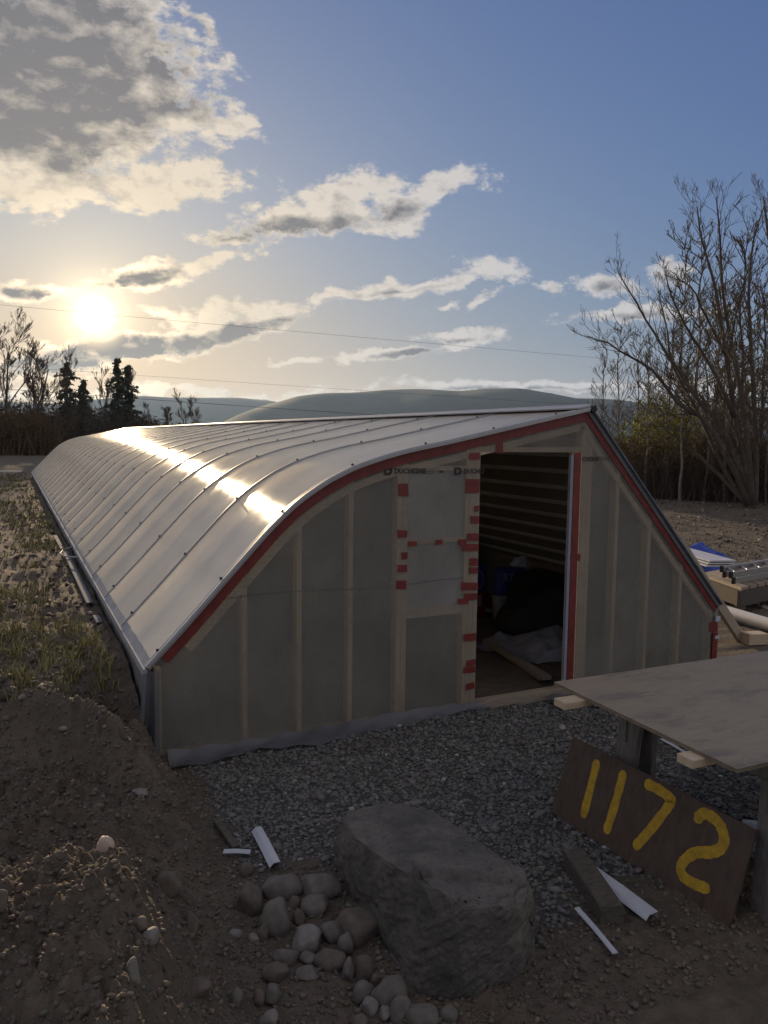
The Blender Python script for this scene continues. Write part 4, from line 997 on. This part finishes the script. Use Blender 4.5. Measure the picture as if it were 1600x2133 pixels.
# tarp and white sheets
t = thing('blue_tarp', tuple(hz(1450,1145,.3)), 'blue tarp heaped behind the ladders', 'tarp'); c = hz(1462,1139,.40)
crumple(c[0], c[1], 1.3, .8, .52, 23, M_blue, t, -.4, 34)
t = thing('sheet_stack', tuple(hz(1440,1160,.3)), 'stack of white sheets between the blue tarp and the ladders', 'sheet stack')
a, b = hz(1405,1143,.40), hz(1500,1172,.40)
for k in range(3): mb = MB(); mb.beam(a+np.array([0,.02*k,.035*k-.05]), b+np.array([.03*k,0,.035*k-.05]), .42, .02); mb.build('sheet', M_white_trim, t)
# pipes
def pipe(p0, p1, r, label):
    t = thing('drain_pipe', tuple(p0), label, 'pipe', 'white pipes lying on the ground')
    mb = MB(); mb.tube([p0, p1], r, 20, cap=False); d = (np.array(p1)-np.array(p0)); d /= np.linalg.norm(d)
    mb.tube([np.array(p0), np.array(p0)+d*.4], r*.86, 20, cap=False); mb.build('pipe_wall', M_pvc, t, True)
    n = 20; a_ = len(mb.v)
    m2 = MB(); m2.tube([np.array(p0)+d*.3, np.array(p0)+d*.31], r*.85, 20); m2.build('pipe_bore', M_inside, t)
    ring = MB(); m3 = MB(); m3.tube([p0, np.array(p0)+d*.001], r, 20, cap=False); v0 = m3.v[:20]; m3 = MB(); m3.tube([p0, np.array(p0)+d*.001], r*.86, 20, cap=False); v1 = m3.v[:20]
    ring.add(v0+v1, [(i, (i+1)%20, 20+(i+1)%20, 20+i) for i in range(20)]); ring.build('pipe_rim', M_pvc, t)
pipe(tuple(hz(1575,1297,.05)), tuple(hz(1470,1262,.05)), .036, 'thin white pipe with its open end towards the table')
pipe(tuple(hz(1700,1330,.09)), tuple(hz(1440,1252,.09)), .072, 'thick cream pipe lying behind the thin one')
a = hz(1572,1322,.02); t_ = plank('wood_offcut', tuple(hz(1552,1330,.06)), tuple(hz(1590,1328,.06)), .14, .12, M_cut, 'small sunlit wood offcut at the foot of the leaning plank', 'offcut')
# pipe-like gutters lying along the eave on the left
t = channel('metal_gutter', (.655, 7.9, .535), (.65, 11.6, .53), .06, .02, M_greymetal, 'long grey metal gutter lying along the left side of the roof eave')
channel('metal_gutter', (.63, 11.9, .525), (.62, 13.6, .52), .05, .02, M_greymetal, 'short grey metal gutter further along the left roof eave')
channel('metal_gutter', (.66, 7.05, .53), (.655, 7.35, .53), .05, .02, M_greymetal, 'small gutter offcut, nearest one beside the left roof eave')
t = thing('bent_hoop', (.6, 10.8, .5), 'small bright bent wire hoop sticking out below the roof eave', 'hoop')
mb = MB(); mb.tube([(.73,10.35,.62),(.60,10.6,.60),(.55,10.9,.60),(.60,11.2,.60),(.73,11.35,.62)], .010, 6); mb.build('hoop', M_alu, t)
t = plank('pale_board', (-1.0, 37.9, .50), (.45, 37.9, .50), .3, .05, M_pvc, 'pale board lying at the far end of the left field', 'board')

# ---------------------------------------------------------------- grass
def grass(n, name, label):
    a = np.array([azel(px, 1200)[0] for px in rng.uniform(-60, 330, n)]); r = 5.2+30*rng.random(n)**1.3
    x, y = r*np.sin(a), r*np.cos(a)
    m = (fbm(x, y, .9, 3, 71)+rng.random(n)*.9 > .62+.10*np.clip(8.5-y, 0, 3.0)) & (x < .66) & (y > 5.0); x, y = x[m], y[m]
    V = []; Fs = []
    z = ground(x, y)
    for xi, yi, zi in zip(x, y, z):
        for b in range(random.randint(4, 8)):
            h = random.uniform(.03, .12); th = random.random()*2*PI; ln_ = random.uniform(.2, 1.1)*h; w = .0022+.0006*yi*.5
            dx, dy = math.cos(th), math.sin(th); bx, by = xi+random.uniform(-.03,.03), yi+random.uniform(-.03,.03); k = len(V)
            V += [(bx-dy*w, by+dx*w, zi-.01), (bx+dy*w, by-dx*w, zi-.01), (bx+dx*ln_*.4+dy*w*.8, by+dy*ln_*.4-dx*w*.8, zi+h*.65), (bx+dx*ln_*.4-dy*w*.8, by+dy*ln_*.4+dx*w*.8, zi+h*.65), (bx+dx*ln_, by+dy*ln_, zi+h)]
            Fs += [(k, k+1, k+2), (k, k+2, k+3), (k+3, k+2, k+4)]
    tag(np_mesh(name, V, Fs, M_grass, 3), label, 'grass', kind='stuff')
grass(4200, 'grass', 'sparse young green grass tufts on the bare field left of the greenhouse')

# ---------------------------------------------------------------- trees
class Tree:
    def __init__(s, seed): s.r = random.Random(seed); s.big = MB(); s.tw = MB(); s.lf = MB()
    def grow(s, p, d, ln_, rad, depth, droop=0.0, upt=.15, spread=.6, tmin=.005, leaf=0.0, leafsz=.03, seg=4, kids=(3, 6), wig=.13):
        r = s.r; pts = [p]; q = Vector(p); dd = Vector(d).normalized(); rads = [rad]
        for i in range(seg):
            dd = (dd+Vector((r.gauss(0, wig), r.gauss(0, wig), r.gauss(0, wig)+upt*.5-droop))).normalized()
            q = q+dd*(ln_/seg); pts.append(q.copy()); rads.append(max(tmin, rad*(1-.75*(i+1)/seg)))
        (s.big if rad > .035 else s.tw).tube(pts, rads, 6 if rad > .06 else (4 if rad > .02 else 3), cap=False)
        if leaf > 0 and depth <= 1:
            for i in range(1, len(pts)):
                if r.random() < leaf:
                    for _ in range(2):
                        c = pts[i]+Vector((r.gauss(0,.05), r.gauss(0,.05), r.gauss(0,.05))); a = Vector((r.gauss(0,1), r.gauss(0,1), r.gauss(0,1))).normalized()*leafsz; b = a.orthogonal().normalized()*leafsz*.6
                        s.lf.add([c-a, c-b, c+a, c+b], [(0,1,2,3)])
        if depth <= 0: return
        for k in range(r.randint(*kids)):
            t_ = r.uniform(.25, 1.0); i = min(int(t_*seg), seg-1); f = t_*seg-i; pp_ = pts[i].lerp(pts[i+1], f)
            base_d = (pts[i+1]-pts[i]).normalized(); side = Vector((r.gauss(0,1), r.gauss(0,1), r.gauss(0,1))); side = (side-base_d*side.dot(base_d)).normalized()
            nd = (base_d+side*r.uniform(spread*.6, spread*1.4)+Vector((0,0,upt))).normalized()
            s.grow(pp_, nd, ln_*r.uniform(.38, .66)*(1.1-.4*t_), max(tmin, rads[i]*r.uniform(.42, .62)), depth-1, droop, upt, spread, tmin, leaf, leafsz, 3 if depth > 1 else 2, kids, wig)
def limb_tree(name, base, limbs, label, cat='tree', seed=1, depth=3, leaf=.25, leafsz=.03, tmin=.006, group=None, kids=(3,5), barkm=None, ln_k=.42):
    t = thing(name, base, label, cat, group); T = Tree(seed); r = T.r
    for pts, rad in limbs:
        P3 = [Vector(p) for p in pts]; sm = []
        for i in range(len(P3)-1):
            p0, p1, p2, p3 = P3[max(i-1,0)], P3[i], P3[i+1], P3[min(i+2,len(P3)-1)]
            for k in range(3):
                q = k/3; sm.append(.5*((2*p1)+(p2-p0)*q+(2*p0-5*p1+4*p2-p3)*q*q+(3*p1-p0-3*p2+p3)*q**3)+Vector((r.gauss(0,.03),)*3)*min(1, len(sm)))
        sm.append(P3[-1]); n = len(sm); rads = [max(tmin, rad*(1-.85*(i/(n-1))**1.0)) for i in range(n)]
        one = MB(); one.tube(sm, rads, 7, cap=True); one.build('limb', barkm or M_bark, t, True)
        tot = sum((sm[i+1]-sm[i]).length for i in range(n-1))
        for i in range(max(1, int(n*.22)), n):
            for _ in range(2 if i > n*.75 else 1):
                bd = (sm[min(i,n-1)]-sm[i-1]).normalized(); side = Vector((r.gauss(0,1), r.gauss(0,1), r.gauss(0,1))); side = (side-bd*side.dot(bd)).normalized()
                nd = (bd*.9+side*r.uniform(.4, .9)+Vector((0,0,.25))).normalized(); k_ = 1-.6*i/n
                T.grow(sm[i-1].lerp(sm[i], r.random()), nd, tot*ln_k*.5*k_*r.uniform(.7, 1.3), max(tmin, rads[i]*.5), depth-1, 0, .16, .6, tmin, leaf, leafsz, 4, kids)
    if T.big.v: T.big.build('branches', barkm or M_bark, t, True)
    if T.tw.v: tag(T.tw.build('twigs', M_twig, t), kind='stuff')
    if T.lf.v: tag(T.lf.build('buds', M_bud, t), kind='stuff')
    return t
def Pd(px, py, d): return tuple(at(px, py, d))
D = 26.0
def path(lst, d0=D, dz=0.0): return [Pd(x_, y_, d0+dz*i/(len(lst)-1)) for i, (x_, y_) in enumerate(lst)]
big = [(path([(1560,1052),(1520,960),(1470,880),(1410,835),(1360,775),(1290,730),(1225,700)], dz=-1.0), .10),
       (path([(1562,1050),(1540,970),(1500,890),(1430,800),(1380,720),(1330,640),(1285,560)], dz=.8), .10),
       (path([(1565,1052),(1552,980),(1530,860),(1512,740),(1490,600),(1462,500),(1452,430)], dz=1.2), .11),
       (path([(1568,1052),(1560,960),(1545,830),(1520,700),(1505,600),(1500,500),(1492,410)], dz=-.8), .095),
       (path([(1572,1052),(1575,960),(1570,830),(1563,700),(1560,600),(1570,500),(1595,420)], dz=1.8), .10),
       (path([(1558,1052),(1500,990),(1440,940),(1400,900),(1350,880)], dz=2.0), .08),
       (path([(1555,1052),(1500,960),(1450,850),(1400,760),(1390,690),(1370,600)], dz=2.5), .08),
       (path([(1530,870),(1490,780),(1440,700),(1400,620),(1385,560)], dz=-1.5), .07),
       (path([(1512,740),(1470,660),(1440,600),(1395,575)], dz=-1.2), .05)]
limb_tree('bare_tree', Pd(1562,1055,D), big, 'big multi-stemmed bare tree leaning left over the greenhouse corner', seed=11, depth=3, leaf=.12, leafsz=.022, tmin=.0048, kids=(2,4))
big2 = [(path([(1700,1050),(1680,900),(1640,740),(1610,560),(1590,410)], 23, .5), .13), (path([(1700,1050),(1720,900),(1700,740),(1660,560),(1640,450)], 23, -.5), .12), (path([(1690,900),(1600,800),(1540,760),(1480,700)], 23, .8), .07)]
limb_tree('bare_tree', Pd(1700,1055,23), big2, 'bare budding tree at the right edge, mostly outside the picture', seed=12, depth=3, leaf=.3, leafsz=.024, tmin=.0048, kids=(2,4))
# slender background trees: a few shapes, copied
def copy_tree(src, loc, rz, sc, label):
    e = src.copy(); scene.collection.objects.link(e); e.location = loc; e.rotation_euler = (0, 0, rz); e.scale = (sc,)*3; e['label'] = label
    for ch in src.children:
        c = ch.copy(); c.parent = e; scene.collection.objects.link(c)
    return e
def slender(seed, h, label, loc, group, pale, leaf=.5, lean=.04, tmin=.009, lsz=.05):
    t = thing('slender_tree', loc, label, 'tree', group); T = Tree(seed); r = T.r; b = Vector(loc); pts = [b+Vector((0,0,-.3))]; q = b.copy(); ln_ = Vector((r.gauss(0,lean), r.gauss(0,lean), 1))
    n = 12
    for i in range(n): q = q+ln_.normalized()*h/n+Vector((r.gauss(0,.05), r.gauss(0,.05), 0)); pts.append(q.copy())
    rads = [max(.012, .075*(1-.9*i/n)) for i in range(n+1)]
    one = MB(); one.tube(pts, rads, 6, cap=False); one.build('trunk', M_birch if pale else M_bark, t, True)
    for i in range(3, n+1):
        for _ in range(4):
            side = Vector((r.gauss(0,1), r.gauss(0,1), .5+r.random()))
            T.grow(pts[i-1].lerp(pts[i], r.random()), side, h*.17*(1.15-.6*i/n)*r.uniform(.6,1.3), .022, 2, 0, .22, .6, tmin, leaf, lsz, 3, (2,4))
    tag(T.tw.build('twigs', M_twig, t), kind='stuff')
    if T.lf.v: tag(T.lf.build('buds', M_bud, t), kind='stuff')
    return t
GL = 'slender leafless trees behind the bare plot'
lab_s = 'slender leafless tree in the thicket behind the bare plot'
protos = []
spots = [(1290,36),(1345,38),(1378,34),(1425,40),(1402,33),(1452,36),(1476,42),(1500,33),(1522,38),(1548,35),(1566,43),(1590,31),(1610,38),(1634,34),(1660,40),(1330,44),(1440,46),(1512,47),(1580,48),(1250,48),(1365,50),(1540,30),(1485,29),(1392,27.4),(1418,27.0),(1512,27.2),(1532,26.9),(1598,27.3),(1620,27),(1345,27.6),(1468,27.5)]
for i, (px, dd_) in enumerate(spots):
    p = np.array(at(px, 1000, dd_)); p[2] = float(ground(p[0], p[1]))
    lab_s = f"{'short thin' if dd_ < 28 else 'slender'} {'pale' if (i % 5) % 2 == 0 else 'dark'}-trunked tree {'fronting' if dd_ < 28 else 'within' if dd_ < 37 else 'deep in'} the thicket {'right above the roof edge' if px < 1410 else 'behind the leaning tree' if px < 1570 else 'near the right edge'}"
    if i < 5: protos.append(slender(50+i, (9.0, 7.6, 8.4, 6.6, 9.6)[i], lab_s, tuple(p), GL, i % 2 == 0, leaf=(.3,.15,.4,.2,.35)[i], lsz=.035))
    else:
        k = i % 5; sc = .8+.45*random.random(); sc *= .72 if px < 1400 else 1.0; sc *= .60 if dd_ < 28 else 1.0
        copy_tree(protos[k], tuple(p), random.random()*6.28, sc, lab_s)
for pr in protos[:2]: pr.scale = (.8,)*3
# brush mass
def brush(name, px0, px1, d0, d1, n, h0, h1, m_, label, hfun=None, cnt=9, tw=.010, zoff=0.0):
    V = []; Fs = []
    for i in range(n):
        px = random.uniform(px0, px1); d_ = random.uniform(d0, d1); p = at(px, 1000, d_); zg = float(ground(p[0], p[1])) if d_ < 60 else .3
        h = random.uniform(h0, h1)*(hfun(px) if hfun else 1); lean = (random.gauss(0,.25), random.gauss(0,.25)); w = tw*random.uniform(.6, 1.4)
        a = random.random()*PI; dx, dy = math.cos(a)*w, math.sin(a)*w; k = len(V)
        V += [(p[0]-dx, p[1]-dy, zg), (p[0]+dx, p[1]+dy, zg), (p[0]+lean[0]*h, p[1]+lean[1]*h, zg+h)]; Fs.append((k, k+1, k+2))
        for j in range(cnt):
            f = random.uniform(.12, .95); b = np.array([p[0]+lean[0]*h*f, p[1]+lean[1]*h*f, zg+h*f]); L2 = random.uniform(.15, .5)*min(h, 2.5)*.6
            dv = np.array([random.gauss(0,1), random.gauss(0,1), random.uniform(-.1,1.3)]); dv = dv/np.linalg.norm(dv)*L2; k = len(V)
            sd_ = np.cross(dv, [random.random(), random.random(), random.random()]); sd_ = sd_/np.linalg.norm(sd_)*w*.9
            V += [tuple(b-sd_), tuple(b+sd_), tuple(b+dv)]; Fs.append((k, k+1, k+2))
    return tag(np_mesh(name, V, Fs, m_, 3), label, 'brush', kind='stuff')
brush('underbrush', 1230, 1720, 28, 44, 5600, .6, 2.2, M_brush, 'dense reddish brown underbrush beneath the trees on the right', cnt=16, tw=.016)
brush('underbrush', 1280, 1720, 27, 29.5, 1500, .5, 1.5, M_twig, 'dark low twiggy brush along the edge of the bare plot', cnt=10, tw=.012)
def shrub(loc, sx, sz_, n, m_, label, seed, lsz=.07):
    t = thing('shrub', loc, label, 'shrub'); r = np.random.default_rng(seed); mb = MB(); T = MB()
    for i in range(14):
        a = r.random()*6.28; T.tube([loc, (loc[0]+math.cos(a)*sx*.3, loc[1]+math.sin(a)*sx*.3, loc[2]+sz_*.6), (loc[0]+math.cos(a)*sx*.6, loc[1]+math.sin(a)*sx*.6, loc[2]+sz_*1.1)], [.03,.02,.01], 4)
    T.build('stems', M_twig, t)
    for i in range(n):
        v = r.normal(size=3); v /= np.linalg.norm(v); rr = r.random()**.4; k = 1+.25*math.sin(v[0]*5+v[2]*4+seed)
        c = np.array(loc)+np.array([v[0]*sx*rr*k, v[1]*sx*rr*k, sz_*.75+v[2]*sz_*.62*rr*k]); a = r.normal(size=3); a = a/np.linalg.norm(a)*lsz*(.5+r.random()); b = np.cross(a, r.normal(size=3)); b = b/np.linalg.norm(b)*lsz*.6
        mb.add([c-a, c-b, c+a, c+b], [(0,1,2,3)])
    tag(mb.build('foliage', m_, t), kind='stuff')
p = at(1375,1000,32); shrub((p[0], p[1], .2), 1.7, 2.6, 3600, M_green, 'yellow-green budding shrub in the thicket behind the roof peak', 5)
p = at(1455,1000,33); shrub((p[0], p[1], .2), 1.2, 2.0, 1100, M_green, 'smaller yellow-green shrub right of the brighter one', 6)
# ---- left horizon
def conifer(loc, h, seed, label, wid=.16, gap=.15, lean=0.0, n_lv=46):
    t = thing('conifer', loc, label, 'tree'); r = random.Random(seed); tr = MB(); x0, y0, z0 = loc
    tr.tube([(x0, y0, z0-.3), (x0+lean*h*.5, y0, z0+h*.5), (x0+lean*h, y0, z0+h)], [.22, .13, .02], 6); tr.build('trunk', M_bark, t)
    fo = MB(); br = MB()
    for i in range(n_lv):
        f = .08+.92*i/n_lv; zz = z0+h*f
        for _ in range(r.randint(3, 6)):
            if r.random() < gap: continue
            a = r.random()*6.28; R_ = h*wid*(1-f)**.6*r.uniform(.25, 1.25)*(.75+.35*math.sin(f*23+seed))+.15; ca, sa = math.cos(a), math.sin(a)
            tip = Vector((x0+lean*h*f+ca*R_, y0+sa*R_, zz-R_*r.uniform(.15, .45))); b0_ = Vector((x0+lean*h*f, y0, zz)); br.tube([b0_, tip], [.03, .01], 3, cap=False)
            for q in range(int(8+R_*16)):
                g = r.uniform(.25, 1.05); c = b0_.lerp(tip, g)+Vector((r.gauss(0,.10), r.gauss(0,.10), r.gauss(-.08,.08))); a1 = Vector((r.gauss(0,1), r.gauss(0,1), r.gauss(-.6,.6))).normalized()*r.uniform(.10,.26); b1_ = a1.orthogonal().normalized()*.11
                fo.add([c-a1, c-b1_, c+a1, c+b1_], [(0,1,2,3)])
    br.build('branches', M_twig, t); tag(fo.build('foliage', M_conifer, t), kind='stuff')
LZ = .4
def lp(px, d): p = at(px, 930, d); return (p[0], p[1], LZ)
def ht(px, ytop, d): return at(px, ytop, d)[2]-LZ
conifer(lp(143,95), ht(143,752,95), 1, 'ragged tall conifer, left one of the pair on the far field edge', .26)
conifer(lp(176,97), ht(176,790,97), 2, 'shorter conifer just right of the ragged tall one', .26)
conifer(lp(248,96), ht(248,744,96), 3, 'tall conifer below the sun, left stem of the right-hand pair', .19, .05)
conifer(lp(270,99), ht(270,758,99), 4, 'tall conifer, right stem of the right-hand pair', .19, .05)
def bare_far(px, ytop, d, seed, label, w=.5, leaf=0):
    h = ht(px, ytop, d); loc = lp(px, d); t = thing('bare_tree', loc, label, 'tree'); T = Tree(seed); r = T.r
    T.grow(Vector(loc), Vector((r.gauss(0,.05), r.gauss(0,.05), 1)), h*.85, .16, 4, 0, .18, w*1.2, .014, 0, .05, 6, (5,7), .10)
    if T.big.v: T.big.build('trunk', M_bark, t)
    if T.tw.v: tag(T.tw.build('twigs', M_twig, t), kind='stuff')
bare_far(10, 690, 72, 21, 'tall bare tree at the left edge of the picture'); bare_far(42, 720, 75, 22, 'bare tree second from the left edge'); bare_far(-25, 700, 70, 25, 'bare tree just cut off by the left edge'); bare_far(75, 800, 78, 23, 'smaller bare tree right of the left edge group')
bare_far(208, 778, 96, 24, 'thin bare tree between the two groups of conifers', .35); bare_far(315, 850, 110, 26, 'low bare tree right of the conifers'); bare_far(385, 842, 115, 27, 'low bare tree further right of the conifers'); bare_far(350, 862, 112, 28, 'small bare tree between the two low ones')
def lh(px): return float(np.interp(px, [-200,0,60,110,150,230,290,330,420,460,520], [1.6,1.5,1.5,1.1,1.6,1.3,1.2,.9,.8,.6,.3]))
brush('thicket', -220, 500, 88, 112, 3800, 2.0, 4.2, M_twig, 'dark thicket along the far edge of the left field', hfun=lh, cnt=16, tw=.055)
brush('thicket', -220, 120, 66, 74, 1500, 1.5, 4.0, M_brush, 'brown brush under the bare trees at the left edge', cnt=14, tw=.04)
# ---- power lines
def wire(px, label, r=.022, sag=.6):
    a, b = np.array(at(*px[0])), np.array(at(*px[1])); a2 = a-(b-a)*.35; b2 = b+(b-a)*.35; pts = []
    for i in range(25): f = i/24; p = a2*(1-f)+b2*f; p = p+np.array([0,0,-sag*4*f*(1-f)+sag]); pts.append(p)
    mb = MB(); mb.tube(pts, r, 4); tag(mb.build('power_line', M_wire), label, 'power line', 'power lines crossing the sky')
wire(((0,636,62),(1290,750,75)), 'highest power line, crossing in front of the setting sun', .009, .1); wire(((290,783,70),(1250,846,75)), 'middle power line above the hills', .009, .1); wire(((60,815,60),(900,873,62)), 'lowest power line, just above the greenhouse roof', .014, .1)
# ---------------------------------------------------------------- haze
mh = bpy.data.materials.new('haze'); mh.use_nodes = True; ht_ = mh.node_tree; ht_.nodes.remove(ht_.nodes['Principled BSDF'])
pv = ht_.nodes.new('ShaderNodeVolumePrincipled'); pv.inputs['Color'].default_value = (.48,.68,1.0,1); pv.inputs['Density'].default_value = .000065; pv.inputs['Anisotropy'].default_value = .45
ht_.links.new(pv.outputs[0], ht_.nodes['Material Output'].inputs['Volume'])
mb = MB(); mb.box((-9600, -900, -8), (9700, 9800, 320)); tag(mb.build('haze', mh), 'thin pale haze filling the valley air', 'haze', kind='stuff')
